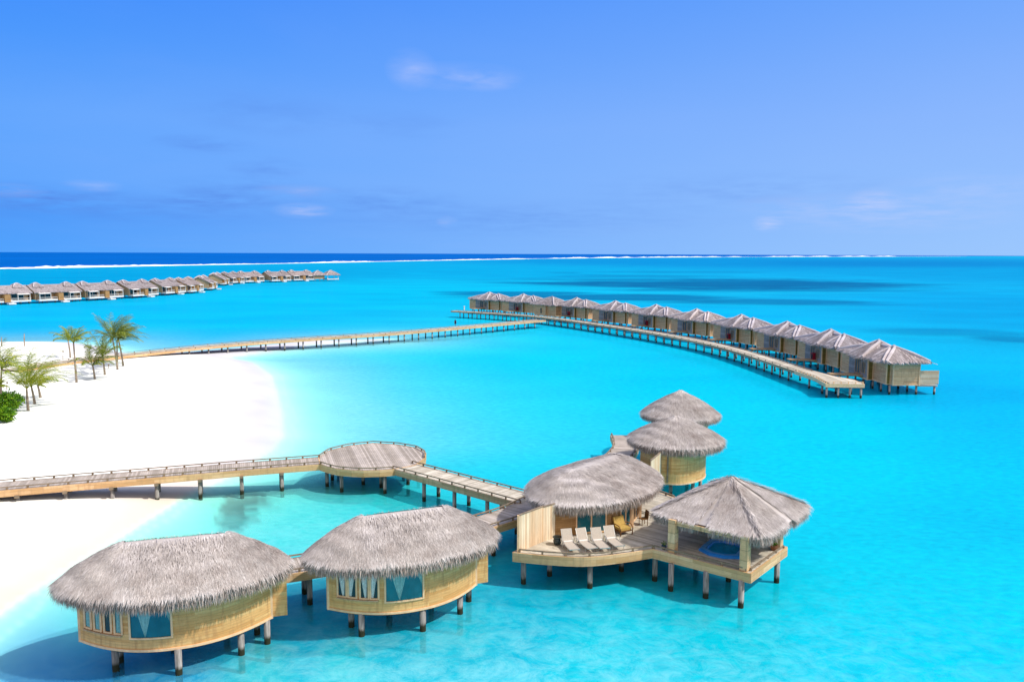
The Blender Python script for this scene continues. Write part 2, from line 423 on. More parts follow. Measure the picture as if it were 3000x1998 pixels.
def lens_roof(root, a, b, n, ze, zr, Lr, count, fr_len=0.75, fr_count=150, dome=0.19, wd=0.025, ln=0.40, th=0.0, c=(0, 0), cap=True, seed=0, ridge_off=0.0, lump=1.0):
    """leaf-shaped thatched roof over a short ridge, with hanging eave fringe"""
    co, si = math.cos(th), math.sin(th)
    def O(t):
        x = a * np.sign(np.cos(t)) * abs(np.cos(t)) ** (2 / n); y = b * np.sign(np.sin(t)) * abs(np.sin(t)) ** (2 / n)
        return np.stack([x, y], -1)
    def world(p): return np.stack([c[0] + p[..., 0] * co - p[..., 1] * si, c[1] + p[..., 0] * si + p[..., 1] * co], -1)
    tt = np.linspace(0, TAU, 6001); q = O(tt); s = np.concatenate([[0], np.cumsum(np.linalg.norm(np.diff(q, axis=0), axis=1))])
    per = s[-1]
    def byarc(u): return np.interp(u % per, s, tt)
    bumpw = rng.random(64) - 0.5
    def surf(t, r):
        o = O(t); R = np.zeros_like(o); R[..., 0] = np.clip(o[..., 0], -Lr, Lr); R[..., 1] = ridge_off
        p = R * (1 - r[..., None]) + o * r[..., None]
        prof = (1 - dome) * r + dome * r ** 3.2
        und = lump * 0.022 * np.sin(p[..., 0] * 2.1 + bumpw[0] * 9) * np.sin(p[..., 1] * 2.7 + bumpw[1] * 9) + lump * 0.011 * np.sin(p[..., 0] * 5.3 + p[..., 1] * 4.1)
        z = zr + (ze - zr) * prof - (0.13 * np.exp(-r * 11) if Lr > 1 else -0.10 * np.exp(-r * 14)) + und * np.clip(r * 3, 0, 1)
        w = world(p); return np.concatenate([w, z[..., None]], -1)
    mb = MB(); nt_, nr = 96, 12
    t = byarc(np.linspace(0, per, nt_, endpoint=False)); r = np.linspace(0, 1, nr)
    Gt, Gr = np.meshgrid(t, r, indexing='ij'); G = surf(Gt, Gr)
    mb.add(G.reshape(-1, 3) - np.array([0, 0, 0.05]), [(i * nr + j, i * nr + j + 1, ((i + 1) % nt_) * nr + j + 1, ((i + 1) % nt_) * nr + j) for i in range(nt_) for j in range(nr - 1)], 0.48)
    # blades on the slope
    u = rng.random(count) * per; r = np.sqrt(rng.random(count) * 0.97 + 0.0); t = byarc(u)
    P = surf(t, r); P2 = surf(t, np.clip(r + 0.02, 0, 1.02)); Pt = surf(t + 0.004, r)
    tang = Pt - P; down = P2 - P
    nn = np.cross(tang, down); nn /= (np.linalg.norm(nn, axis=1)[:, None] + 1e-9); nn *= np.sign(nn[:, 2:3] + 1e-9)
    # fall line = steepest descent in the tangent plane
    g = np.stack([nn[:, 0] * nn[:, 2], nn[:, 1] * nn[:, 2], nn[:, 2] ** 2 - 1], -1); g /= (np.linalg.norm(g, axis=1)[:, None] + 1e-9)
    sd = np.cross(g, nn); D = g + sd * (rng.normal(size=count) * 0.15)[:, None] + nn * 0.01; D /= np.linalg.norm(D, axis=1)[:, None]
    tone = np.clip(0.52 + rng.normal(size=count) * 0.125, 0.03, 1)
    tone += 0.27 * ((r > 0.91) & (r < 0.99)) * (0.4 + 0.6 * rng.random(count)) + 0.1 * (r < 0.12)
    tone += 0.05 * np.tanh(3 * np.sin(r * 25 + 0.8 * np.sin(u * 0.9 + 2) + 0.5 * np.sin(u * 2.3)))
    tone += 0.05 * np.sin(P[:, 0] * 1.3 + P[:, 1] * 0.9) ; tone = np.clip(tone, 0.03, 1)
    blades(mb, P + nn * 0.012, D, nn, ln * (0.5 + rng.random(count)), wd * (0.6 + 0.8 * rng.random(count)), tone, 0.022)
    if n > 6:                                                # bundled leaf along the four hips
        for th_ in (math.pi / 4, 3 * math.pi / 4, 5 * math.pi / 4, 7 * math.pi / 4):
            rr_ = np.linspace(0.02, 0.985, 26); pc = surf(np.full(26, th_), rr_); n_0 = len(mb.t)
            mb.tube([p_ - np.array([0, 0, 0.02]) for p_ in pc], 0.05, 6); mb.t[n_0:] = [0.62] * (len(mb.t) - n_0)
            m_ = 700; q_ = rng.random(m_) ** 0.7 * 0.95; pb = surf(np.full(m_, th_), q_); pe = surf(np.full(m_, th_), q_ + 0.02); D_ = pe - pb; D_ /= np.linalg.norm(D_, axis=1)[:, None]
            D_ = D_ + rng.normal(size=(m_, 3)) * 0.16; D_ /= np.linalg.norm(D_, axis=1)[:, None]; pb = pb + rng.normal(size=(m_, 3)) * 0.07 + np.array([0, 0, 0.035])
            blades(mb, pb, D_, np.repeat(np.array([[0, 0, 1.0]]), m_, 0), 0.3 + 0.3 * rng.random(m_), 0.035 * np.ones(m_), np.clip(0.6 + rng.normal(size=m_) * 0.15, 0.05, 1), 0.02)
    roof = mb.build('roof', 'thatch', root)
    if cap and Lr > 0.6:                                     # ridge cap: a thicker roll of leaf along the ridge
        k = MB(); xs = np.linspace(-Lr - 0.3, Lr + 0.3, 14); pts = []
        for x in xs:
            w = world(np.array([x, ridge_off])); pts.append((w[0], w[1], zr + 0.02 - 0.1 * max(0, abs(x) - Lr) * 2))
        k.tube(pts, [0.05] + [0.09] * 12 + [0.05], 8)
        m_ = 900; xx = (rng.random(m_) * 2 - 1) * Lr; sg = np.sign(rng.random(m_) - 0.5)
        w = world(np.stack([xx, np.full(m_, ridge_off) + sg * 0.06], -1)); Pn = np.concatenate([w, np.full((m_, 1), zr + 0.09)], -1)
        dl = np.stack([np.zeros(m_), sg, np.full(m_, -0.55)], -1); dl[:, :2] = np.stack([dl[:, 0] * co - dl[:, 1] * si, dl[:, 0] * si + dl[:, 1] * co], -1)
        dl += rng.normal(size=(m_, 3)) * 0.12; dl /= np.linalg.norm(dl, axis=1)[:, None]
        nn = np.stack([np.zeros(m_), np.zeros(m_), np.ones(m_)], -1) + dl * 0.3
        blades(k, Pn, dl, nn, 0.3 + 0.25 * rng.random(m_), 0.04 * np.ones(m_), np.clip(0.5 + rng.normal(size=m_) * 0.17, 0.05, 1), 0.02)
        k.build('ridge_cap', 'thatch', roof)
    # hanging fringe
    fb = MB(); n0 = 120
    t = byarc(np.linspace(0, per, n0, endpoint=False)); top = surf(t, np.ones(n0)); cc = np.array([c[0], c[1], 0])
    inn = top.copy(); inn[:, :2] = cc[:2] + (top[:, :2] - cc[:2]) * 0.975
    low = inn.copy(); low[:, :2] = cc[:2] + (top[:, :2] - cc[:2]) * 0.955; low[:, 2] -= fr_len * 0.62; inn[:, 2] -= 0.02
    bk = low.copy(); bk[:, :2] = cc[:2] + (top[:, :2] - cc[:2]) * 0.86; bk[:, 2] += fr_len * 0.5
    fb.add(np.concatenate([inn, low, bk]), [(i, (i + 1) % n0, n0 + (i + 1) % n0, n0 + i) for i in range(n0)] + [(n0 + i, n0 + (i + 1) % n0, 2 * n0 + (i + 1) % n0, 2 * n0 + i) for i in range(n0)], 0.22)
    m_ = int(per * fr_count); t = byarc(rng.random(m_) * per); lay = rng.random(m_)
    P = surf(t, 1.0 - 0.03 * lay); P2 = surf(t + 0.003, np.ones(m_)); tg = P2 - surf(t, np.ones(m_)); tg[:, 2] = 0; tg /= (np.linalg.norm(tg, axis=1)[:, None] + 1e-9)
    outw = np.stack([tg[:, 1], -tg[:, 0], np.zeros(m_)], -1)
    D = np.stack([np.zeros(m_), np.zeros(m_), -np.ones(m_)], -1) + outw * (0.22 + 0.2 * rng.normal(size=m_) - 0.4 * lay)[:, None] + tg * (rng.normal(size=m_) * 0.16)[:, None]
    D /= np.linalg.norm(D, axis=1)[:, None]
    P[:, 2] -= lay * fr_len * 0.42
    blades(fb, P, D, outw, fr_len * (0.45 + 0.5 * rng.random(m_)), wd * (0.8 + 0.9 * rng.random(m_)), np.clip(0.46 + rng.normal(size=m_) * 0.22 - 0.24 * lay, 0.03, 1), 0.03)
    fb.build('eave_fringe', 'fringe', roof)
    # soffit
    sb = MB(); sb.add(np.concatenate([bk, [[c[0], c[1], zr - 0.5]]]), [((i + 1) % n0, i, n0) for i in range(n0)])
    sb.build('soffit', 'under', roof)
    return roof

def plane_thatch(mb, face, dens=60, wd=0.07, ln=0.6, shade=0.0):
    """thatch on one flat roof face"""
    P = np.array(face, float); nrm = np.cross(P[1] - P[0], P[2] - P[0]); nrm /= np.linalg.norm(nrm)
    if nrm[2] < 0: nrm = -nrm
    mb.add(P, [tuple(range(len(P)))], 0.4)
    tris = [(P[0], P[i], P[i + 1]) for i in range(1, len(P) - 1)]
    g = np.array([nrm[0] * nrm[2], nrm[1] * nrm[2], nrm[2] ** 2 - 1]); g /= np.linalg.norm(g); sd = np.cross(g, nrm)
    for A, B, Cc in tris:
        area = np.linalg.norm(np.cross(B - A, Cc - A)) / 2; n = int(area * dens)
        if n < 1: continue
        u, v = rng.random(n), rng.random(n); k = u + v > 1; u[k], v[k] = 1 - u[k], 1 - v[k]
        Q = A + u[:, None] * (B - A) + v[:, None] * (Cc - A) + nrm * 0.03
        D = g + sd * (rng.normal(size=n) * 0.15)[:, None]; D /= np.linalg.norm(D, axis=1)[:, None]
        blades(mb, Q, D, np.repeat(nrm[None], n, 0), ln * (0.5 + rng.random(n)), wd * (0.7 + 0.6 * rng.random(n)), np.clip(0.52 + rng.normal(size=n) * 0.16, 0.05, 1), 0.05)

def edge_fringe(mb, a, b, ln=0.5, per=22, wd=0.09):
    a = np.array(a, float); b = np.array(b, float); d = b - a; l = np.linalg.norm(d); d /= l; n = int(l * per)
    o = np.array([d[1], -d[0], 0])
    Q = a + (rng.random(n) * l)[:, None] * d
    D = np.stack([np.zeros(n), np.zeros(n), -np.ones(n)], -1) + rng.normal(size=(n, 3)) * 0.15; D /= np.linalg.norm(D, axis=1)[:, None]
    blades(mb, Q, D, np.repeat(o[None], n, 0), ln * (0.5 + 0.7 * rng.random(n)), wd * (0.7 + 0.6 * rng.random(n)), np.clip(0.5 + rng.normal(size=n) * 0.2, 0.05, 1), 0.02)
    mb.add([a, b, b - np.array([0, 0, ln * 0.5]), a - np.array([0, 0, ln * 0.5])], [(0, 1, 2, 3)], 0.3)

# ------------------------------------------------------------------ ground plan of shore, lagoon and reef
SHORE = np.array([at(*p)[:2] for p in [(-500, 2150), (0, 1800), (100, 1730), (223, 1655), (376, 1559), (424, 1527), (542, 1454), (640, 1412), (720, 1368), (800, 1318), (828, 1280), (826, 1220), (814, 1161), (795, 1100), (742, 1062), (668, 1048), (900, 1014), (1131, 996.5), (1131, 992.5), (900, 1001), (620, 1028), (450, 1040), (365, 1036), (300, 1017), (200, 1003), (0, 1004), (-300, 1010), (-1500, 1060), (-3500, 2300)]])

def shore_dist(X, Y):
    """signed distance to the waterline, positive on the sand"""
    P = np.stack([X, Y], -1); best = np.full(X.shape, 1e18); inside = np.zeros(X.shape, bool)
    for i in range(len(SHORE)):
        a = SHORE[i]; b = SHORE[(i + 1) % len(SHORE)]; d = b - a
        t = np.clip(((P - a) @ d) / (d @ d), 0, 1); q = P - a - t[..., None] * d
        best = np.minimum(best, (q ** 2).sum(-1))
        c = ((a[1] > Y) != (b[1] > Y)); xi = a[0] + (Y - a[1]) / (d[1] if abs(d[1]) > 1e-9 else 1e-9) * d[0]
        inside ^= c & (X < xi)
    return np.sqrt(best) * np.where(inside, 1, -1)

def vnoise(X, Y, seed=0):
    """smooth value noise"""
    g = np.random.default_rng(seed).random((64, 64))
    xi, yi = np.floor(X).astype(int), np.floor(Y).astype(int); fx, fy = X - xi, Y - yi
    fx = fx * fx * (3 - 2 * fx); fy = fy * fy * (3 - 2 * fy)
    G = lambda i, j: g[i % 64, j % 64]
    return (G(xi, yi) * (1 - fx) + G(xi + 1, yi) * fx) * (1 - fy) + (G(xi, yi + 1) * (1 - fx) + G(xi + 1, yi + 1) * fx) * fy

def fbm(X, Y, seed=0, o=4):
    s = 0; a = 0.5
    for k in range(o): s = s + a * vnoise(X * 2 ** k + 7.3 * k, Y * 2 ** k + 3.1 * k, seed + k); a *= 0.5
    return s / (1 - 0.5 ** o)

def ground_z(X, Y, d=None):
    X = np.asarray(X, float); Y = np.asarray(Y, float)
    if d is None: d = shore_dist(X, Y)
    land = 1.75 * (1 - np.exp(-np.maximum(d, 0) * 0.11)) + 0.03 * (fbm(X * 0.25, Y * 0.25, 4) - 0.5) * np.clip(d, 0, 3)
    slope = 0.10
    sea = -1.5 * (1 - np.exp(-np.maximum(-d, 0) * slope / 1.5)) + 0.12 * (fbm(X * 0.12, Y * 0.12, 9) - 0.5) * np.clip(-d / 8, 0, 1)
    return np.where(d > 0, land, sea)

REEF = np.array([[-700, 600], [-650, 780], [-604, 942], [-571, 1068], [-527, 1234], [-440, 1470], [-225, 2319], [340, 4008], [1650, 6462], [9000, 16000], [30000, 42000]])
def reef_dx(X, Y): return X - np.interp(Y, REEF[:, 1], REEF[:, 0]) + 30 * (fbm(X * 0 + Y * 0.006, X * 0, 5) - 0.5)

# colours of the lagoon as one sees them from above, at surveyed places
CTRL = [((2900, 1900), (0, 212, 250)), ((2900, 1400), (0, 200, 250)), ((2450, 1300), (0, 208, 252)), ((2400, 1750), (0, 213, 250)), ((1750, 1930), (20, 212, 244)),
        ((1000, 1960), (64, 218, 244)), ((760, 1985), (60, 212, 240)), ((1450, 1250), (0, 210, 252)), ((1200, 1150), (20, 214, 250)), ((980, 1200), (90, 220, 250)),
        ((1300, 1330), (0, 210, 246)), ((900, 1560), (104, 228, 238)), ((700, 1480), (140, 236, 240)), ((1150, 1520), (56, 220, 238)), ((500, 1560), (176, 240, 236)), ((300, 1780), (90, 215, 235)), ((100, 1965), (0, 142, 236)), ((300, 1975), (0, 146, 236)), ((500, 1950), (0, 160, 236)), ((420, 1880), (0, 160, 236)), ((640, 1840), (0, 178, 238)), ((880, 1840), (0, 186, 240)), ((1080, 1830), (0, 192, 240)), ((1600, 1760), (0, 194, 236)), ((760, 1930), (64, 208, 238)),  # bluer points around the huts put their shade into the colour
        ((620, 970), (0, 190, 250)), ((200, 940), (0, 188, 250)), ((800, 880), (0, 192, 250)), ((1250, 860), (0, 190, 244)), ((2000, 940), (0, 186, 250)), ((2850, 1150), (0, 184, 248)),
        ((2900, 900), (0, 166, 236)), ((2900, 800), (0, 150, 218)), ((1500, 800), (0, 160, 222)), ((800, 800), (0, 154, 216)), ((250, 812), (0, 152, 216)), ((2500, 772), (0, 128, 205)), ((2000, 768), (0, 138, 212)), ((1700, 1550), (0, 198, 240)), ((2150, 1850), (10, 208, 240)), ((1500, 1040), (0, 208, 252)), ((2000, 1150), (0, 204, 250))]
CP = []; CC = []
for p, c in CTRL:
    w = at(*p); CP.append((math.atan2(w[0], w[1]) * 2.2, math.log(math.hypot(w[0], w[1])))); CC.append(lin(c))
CP = np.array(CP); CC = np.array(CC)

GRASS = []
for (px, py, wx, wy, s) in [(2330, 842, 340, 13, 0.9), (2150, 836, 560, 24, 1.0), (1900, 815, 330, 6, 0.5), (2350, 857, 330, 6, 0.6), (1500, 866, 240, 8, 0.85), (1850, 878, 380, 12, 0.9), (2300, 894, 420, 12, 0.8), (2970, 1010, 120, 14, 0.6), (2800, 988, 240, 13, 0.5), (2000, 800, 250, 4, 0.35), (1650, 803, 60, 3, .3)]:
    c = at(px, py, -1.3); e = at(px + wx, py, -1.3); n_ = at(px, py + wy, -1.3)
    GRASS.append((c[0], c[1], abs(e[0] - c[0]), abs(n_[1] - c[1]), s))

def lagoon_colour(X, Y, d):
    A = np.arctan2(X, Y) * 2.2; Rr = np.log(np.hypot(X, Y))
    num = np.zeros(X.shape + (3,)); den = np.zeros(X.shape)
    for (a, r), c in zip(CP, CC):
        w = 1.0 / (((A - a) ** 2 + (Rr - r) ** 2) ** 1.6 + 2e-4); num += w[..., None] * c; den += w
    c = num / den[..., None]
    # sea grass meadows on the bed
    n1 = fbm(X * 0.008, Y * 0.022, 21); n2 = fbm(X * 0.03, Y * 0.10, 31)
    g = np.zeros(X.shape)
    for gx, gy, ax, ay, s in GRASS:
        r = np.sqrt(((X - gx - (Y - gy) * 0.0) / ax) ** 2 + ((Y - gy) / ay) ** 2)
        g = np.maximum(g, s * np.clip((1.12 - r + (n1 - 0.5) * 1.0 + (n2 - 0.5) * 0.7) * 1.8, 0, 1))
    c = c * (1 - g[..., None] * 0.85) + g[..., None] * 0.85 * lin((0, 92, 160))
    # dark coral rubble by the round platform
    for (px, py, ax, ay, s) in [(705, 1498, 1.6, 2.2, 0.95), (690, 1545, 1.2, 2.4, 0.65), (780, 1500, 1.4, 1.0, 0.3)]:
        q = at(px, py, -0.9); r = np.sqrt(((X - q[0]) / ax) ** 2 + ((Y - q[1]) / ay) ** 2)
        k = s * np.clip((1.25 - r + (fbm(X * 1.1, Y * 0.9, 41) - 0.5) * 1.7) * 2.6, 0, 1)
        c = c * (1 - k[..., None]) + k[..., None] * lin((60, 92, 104))
    # shallow edge: sand shows through
    east = np.clip((Y - 62) / 20, 0, 1)
    reach = 3.8 + 7.7 * east
    w = np.exp(-(np.maximum(-d, 0) / reach) ** 1.2)
    pale = lin((214, 246, 240)) * (1 - east[..., None]) + lin((222, 242, 254)) * east[..., None]
    c = c * (1 - w[..., None]) + pale * w[..., None]
    # the reef edge and the open sea
    rd = reef_dx(X, Y); dist = np.hypot(X, Y)
    k = np.clip((130 - rd) / 130, 0, 1)[..., None] * (Y[..., None] > 500) * 0.55
    c = c * (1 - k) + k * lin((0, 150, 214))
    o = np.clip(-rd / 30, 0, 1)[..., None] * (Y[..., None] > 500)
    n3 = fbm(X * 0.002, Y * 0.0015, 51)[..., None]
    deep = lin((0, 98, 200)) * (0.82 + 0.36 * n3)
    c = c * (1 - o) + o * deep
    # sand above the waterline
    wet = np.clip(d / (8.0 + 8 * east), 0, 1); wet = wet * wet * (3 - 2 * wet)
    wetc = lin((249, 238, 226)) * (1 - east[..., None]) + lin((226, 228, 246)) * east[..., None]
    sand = wetc * (1 - wet[..., None]) + wet[..., None] * np.array([1.27, 1.25, 1.22])
    sand = sand * (0.97 + 0.06 * fbm(X * 0.5, Y * 0.5, 61) - (1 - wet) * 0.10 * np.abs(fbm(X * 0.16, Y * 0.5, 62) - 0.5) * 2)[..., None]
    land = np.clip((d + 0.4 + 2.6 * east) / (0.8 + 4.4 * east), 0, 1)[..., None]
    sw = (np.exp(-((d + 0.5 - 0.7 * fbm(X * 0.35, Y * 0.35, 81)) / 0.16) ** 2) * 0.6 + np.exp(-((d + 2.3 - 1.6 * fbm(X * 0.22, Y * 0.22, 82)) / 0.2) ** 2) * 0.35)[..., None] * (1 - 0.6 * east[..., None])
    c = c * (1 - land) + sand * land
    return c * (1 - sw) + sw * lin((250, 252, 250))
    return c * (1 - land) + sand * land

az = np.radians(np.concatenate([np.linspace(-85, -40, 50, endpoint=False), np.linspace(-40, 40, 640, endpoint=False), np.linspace(40, 85, 51)]))
ra = np.concatenate([np.geomspace(5, 700, 330, endpoint=False), np.geomspace(700, 60000, 100)])
AZ, RA = np.meshgrid(az, ra, indexing='ij'); GX = RA * np.sin(AZ); GY = RA * np.cos(AZ)
GD = shore_dist(GX, GY)

def sheet(name, Z, attrs, m, keep=None):
    na, nr = GX.shape
    V = np.stack([GX, GY, Z], -1).reshape(-1, 3).astype(np.float32)
    i, j = np.meshgrid(np.arange(na - 1), np.arange(nr - 1), indexing='ij'); k = (i * nr + j)
    Q = np.stack([k, k + 1, k + nr + 1, k + nr], -1).reshape(-1, 4)[:, ::-1]
    if keep is not None:
        kk = keep.reshape(-1); Q = Q[kk[Q].any(1)]
    me = bpy.data.meshes.new(name); me.vertices.add(len(V)); me.vertices.foreach_set('co', V.ravel())
    me.loops.add(Q.size); me.loops.foreach_set('vertex_index', Q.ravel().astype(np.int32))
    me.polygons.add(len(Q)); me.polygons.foreach_set('loop_start', np.arange(0, Q.size, 4, dtype=np.int32)); me.polygons.foreach_set('loop_total', np.full(len(Q), 4, np.int32))
    me.polygons.foreach_set('use_smooth', np.ones(len(Q), bool))
    for nm, (tp, arr) in attrs.items():
        a = me.attributes.new(nm, tp, 'POINT')
        if tp == 'FLOAT_COLOR': a.data.foreach_set('color', np.concatenate([arr.reshape(-1, 3), np.ones((len(V), 1))], 1).astype(np.float32).ravel())
        else: a.data.foreach_set('value', arr.reshape(-1).astype(np.float32))
    me.materials.append(m); me.update(calc_edges=True); me.validate()
    o = bpy.data.objects.new(name, me); COL.objects.link(o); return o

GZ = ground_z(GX, GY, GD)
far = np.clip((np.hypot(GX, GY) - 300) / 400, 0, 1)
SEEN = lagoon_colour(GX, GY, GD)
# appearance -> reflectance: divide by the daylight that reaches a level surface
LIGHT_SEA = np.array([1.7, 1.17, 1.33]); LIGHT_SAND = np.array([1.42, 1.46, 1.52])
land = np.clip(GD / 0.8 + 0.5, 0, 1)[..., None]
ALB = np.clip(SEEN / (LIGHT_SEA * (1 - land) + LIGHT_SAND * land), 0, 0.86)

def bed_mat():
    m, nt, out = mat('sea bed and sand')
    a = N(nt, 'ShaderNodeAttribute', attribute_name='seen'); d = N(nt, 'ShaderNodeAttribute', attribute_name='wet')
    g = N(nt, 'ShaderNodeNewGeometry')
    # caustic light and pale sand painted as mottling under the near water
    n = N(nt, 'ShaderNodeTexNoise', i_Scale=0.45, i_Detail=9.0, i_Roughness=0.68, i_Distortion=1.2); L(nt, g.outputs['Position'], n.inputs['Vector'])
    n2 = N(nt, 'ShaderNodeTexNoise', i_Scale=0.10, i_Detail=4.0); L(nt, g.outputs['Position'], n2.inputs['Vector'])
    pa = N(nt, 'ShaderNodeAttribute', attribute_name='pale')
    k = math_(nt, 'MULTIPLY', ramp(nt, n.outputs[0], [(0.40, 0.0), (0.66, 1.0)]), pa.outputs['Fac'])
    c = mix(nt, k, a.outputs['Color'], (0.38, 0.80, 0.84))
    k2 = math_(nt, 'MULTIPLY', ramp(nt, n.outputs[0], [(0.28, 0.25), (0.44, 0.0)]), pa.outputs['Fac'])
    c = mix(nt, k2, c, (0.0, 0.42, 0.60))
    v = ramp(nt, n2.outputs[0], [(0.3, (0.93, 0.93, 0.95)), (0.7, (1.06, 1.05, 1.03))])
    c = mix(nt, 1.0, c, v, 'MULTIPLY')
    b = N(nt, 'ShaderNodeTexNoise', i_Scale=1.6, i_Detail=6.0); L(nt, g.outputs['Position'], b.inputs['Vector'])
    bsdf(nt, out, c, 0.95, bump=b.outputs[0], bstr=0.12, bdist=0.08, spec=0.0)
    return m

def water_mat():
    m, nt, out = mat('lagoon water')
    a = N(nt, 'ShaderNodeAttribute', attribute_name='seen'); dp = N(nt, 'ShaderNodeAttribute', attribute_name='body')
    g = N(nt, 'ShaderNodeNewGeometry')
    mp = N(nt, 'ShaderNodeMapping', i_Rotation=(0, 0, 0.5), i_Scale=(1.0, 1.9, 1)); L(nt, g.outputs['Position'], mp.inputs[0])
    n = N(nt, 'ShaderNodeTexNoise', i_Scale=1.1, i_Detail=7.0, i_Roughness=0.6, i_Distortion=0.4); L(nt, mp.outputs[0], n.inputs['Vector'])
    n2 = N(nt, 'ShaderNodeTexNoise', i_Scale=0.16, i_Detail=5.0); L(nt, mp.outputs[0], n2.inputs['Vector'])
    n3 = N(nt, 'ShaderNodeTexNoise', i_Scale=0.02, i_Detail=6.0); L(nt, mp.outputs[0], n3.inputs['Vector'])
    hh = math_(nt, 'ADD', math_(nt, 'MULTIPLY', n.outputs[0], 0.35), math_(nt, 'MULTIPLY', n2.outputs[0], 1.0))
    bp = N(nt, 'ShaderNodeBump', i_Strength=0.55, i_Distance=0.35); L(nt, hh, bp.inputs['Height'])
    tr = N(nt, 'ShaderNodeBsdfTransparent'); L(nt, mix(nt, math_(nt, 'MINIMUM', math_(nt, 'MULTIPLY', dp.outputs['Fac'], 2.5), 1.0), (1.0, 1.0, 1.0), (0.84, 0.985, 1.0)), tr.inputs[0])
    v = ramp(nt, n.outputs[0], [(0.28, (0.74, 0.84, 0.88)), (0.5, (0.98, 0.98, 0.99)), (0.72, (1.25, 1.14, 1.08))])
    v2 = ramp(nt, n3.outputs[0], [(0.3, (0.84, 0.88, 0.93)), (0.7, (1.12, 1.10, 1.05))])
    col = mix(nt, 1.0, mix(nt, 1.0, a.outputs['Color'], v, 'MULTIPLY'), v2, 'MULTIPLY')
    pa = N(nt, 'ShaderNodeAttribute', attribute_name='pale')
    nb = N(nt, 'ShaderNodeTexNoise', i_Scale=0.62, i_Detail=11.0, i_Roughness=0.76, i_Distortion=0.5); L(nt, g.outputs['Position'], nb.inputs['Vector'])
    kp = math_(nt, 'MULTIPLY', ramp(nt, nb.outputs[0], [(0.42, 0.0), (0.62, 0.85)]), pa.outputs['Fac'])  # the caustic pattern painted into the water colour too
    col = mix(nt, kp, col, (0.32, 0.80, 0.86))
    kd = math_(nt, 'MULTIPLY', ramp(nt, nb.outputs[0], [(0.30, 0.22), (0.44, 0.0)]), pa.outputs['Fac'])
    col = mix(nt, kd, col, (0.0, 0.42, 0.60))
    df = N(nt, 'ShaderNodeBsdfDiffuse'); L(nt, col, df.inputs[0]); L(nt, bp.outputs[0], df.inputs['Normal'])
    ms = N(nt, 'ShaderNodeMixShader'); L(nt, dp.outputs['Fac'], ms.inputs[0]); L(nt, tr.outputs[0], ms.inputs[1]); L(nt, df.outputs[0], ms.inputs[2])
    gl = N(nt, 'ShaderNodeBsdfGlossy', i_Roughness=0.12); L(nt, bp.outputs[0], gl.inputs['Normal'])
    fr = N(nt, 'ShaderNodeFresnel', i_IOR=1.33); L(nt, bp.outputs[0], fr.inputs['Normal'])
    f = math_(nt, 'MINIMUM', math_(nt, 'MULTIPLY', fr.outputs[0], 0.5), 0.035)
    m2 = N(nt, 'ShaderNodeMixShader'); L(nt, f, m2.inputs[0]); L(nt, ms.outputs[0], m2.inputs[1]); L(nt, gl.outputs[0], m2.inputs[2])
    L(nt, m2.outputs[0], out.inputs[0]); return m

pale = np.exp(-(((GX + 3) / 17) ** 2 + ((GY - 33) / 8.0) ** 2)) * 0.9 + np.exp(-(((GX + 14) / 11) ** 2 + ((GY - 54) / 9) ** 2)) * 0.4  # mask for the painted caustic mottling
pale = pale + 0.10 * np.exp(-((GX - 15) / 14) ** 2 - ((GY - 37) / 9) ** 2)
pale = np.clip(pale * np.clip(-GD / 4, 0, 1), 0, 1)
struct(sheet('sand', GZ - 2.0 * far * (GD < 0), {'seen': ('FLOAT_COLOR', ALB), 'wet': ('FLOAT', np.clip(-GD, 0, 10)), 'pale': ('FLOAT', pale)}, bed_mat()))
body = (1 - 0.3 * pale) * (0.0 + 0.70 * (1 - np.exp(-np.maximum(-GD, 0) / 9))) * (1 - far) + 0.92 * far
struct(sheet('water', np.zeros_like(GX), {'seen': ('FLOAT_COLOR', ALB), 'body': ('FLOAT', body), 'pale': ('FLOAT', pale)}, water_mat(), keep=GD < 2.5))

# surf on the outer reef
mb = MB(); Rf = resample(smooth_path(REEF[0:10], 3), 9.0); nf = normals(Rf)
wv = fbm(np.arange(len(Rf)) * 0.06, np.zeros(len(Rf)), 71); wv2 = fbm(np.arange(len(Rf)) * 0.35, np.ones(len(Rf)), 72)
prev = None; sec = 9
for i, (p, n_) in enumerate(zip(Rf, nf)):
    dist = math.hypot(*p); h = (0.35 + 2.6 * max(0, wv[i] - 0.28) * (0.5 + wv2[i])) * (1 + dist / 9000); w = 0.012 * dist * (0.2 + 1.5 * wv[i] * wv2[i]) + 3
    if dist > 3300: h *= 1.7 * max(0.0, min(1, (wv[i] - 0.44) * 7)) if dist < 12500 else 0 
    ring = []
    for k in range(sec):
        u = k / (sec - 1) * 2 - 1; z = 0.03 + h * max(0, 1 - abs(u)) ** 1.2 * (0.6 + 0.8 * random.random()) if 0 < k < sec - 1 else -0.05
        ring.append((p[0] + n_[0] * u * w + random.uniform(-2, 2), p[1] + n_[1] * u * w, z))
    if prev is not None:
        mb.add(prev + ring, [(k, k + 1, sec + k + 1, sec + k) for k in range(sec - 1)])
    prev = ring
MT['foam'] = plain('white surf', (0.86, 0.86, 0.86), 0.9, 0.04, 0.05)
struct(mb.build('surf', 'foam'))

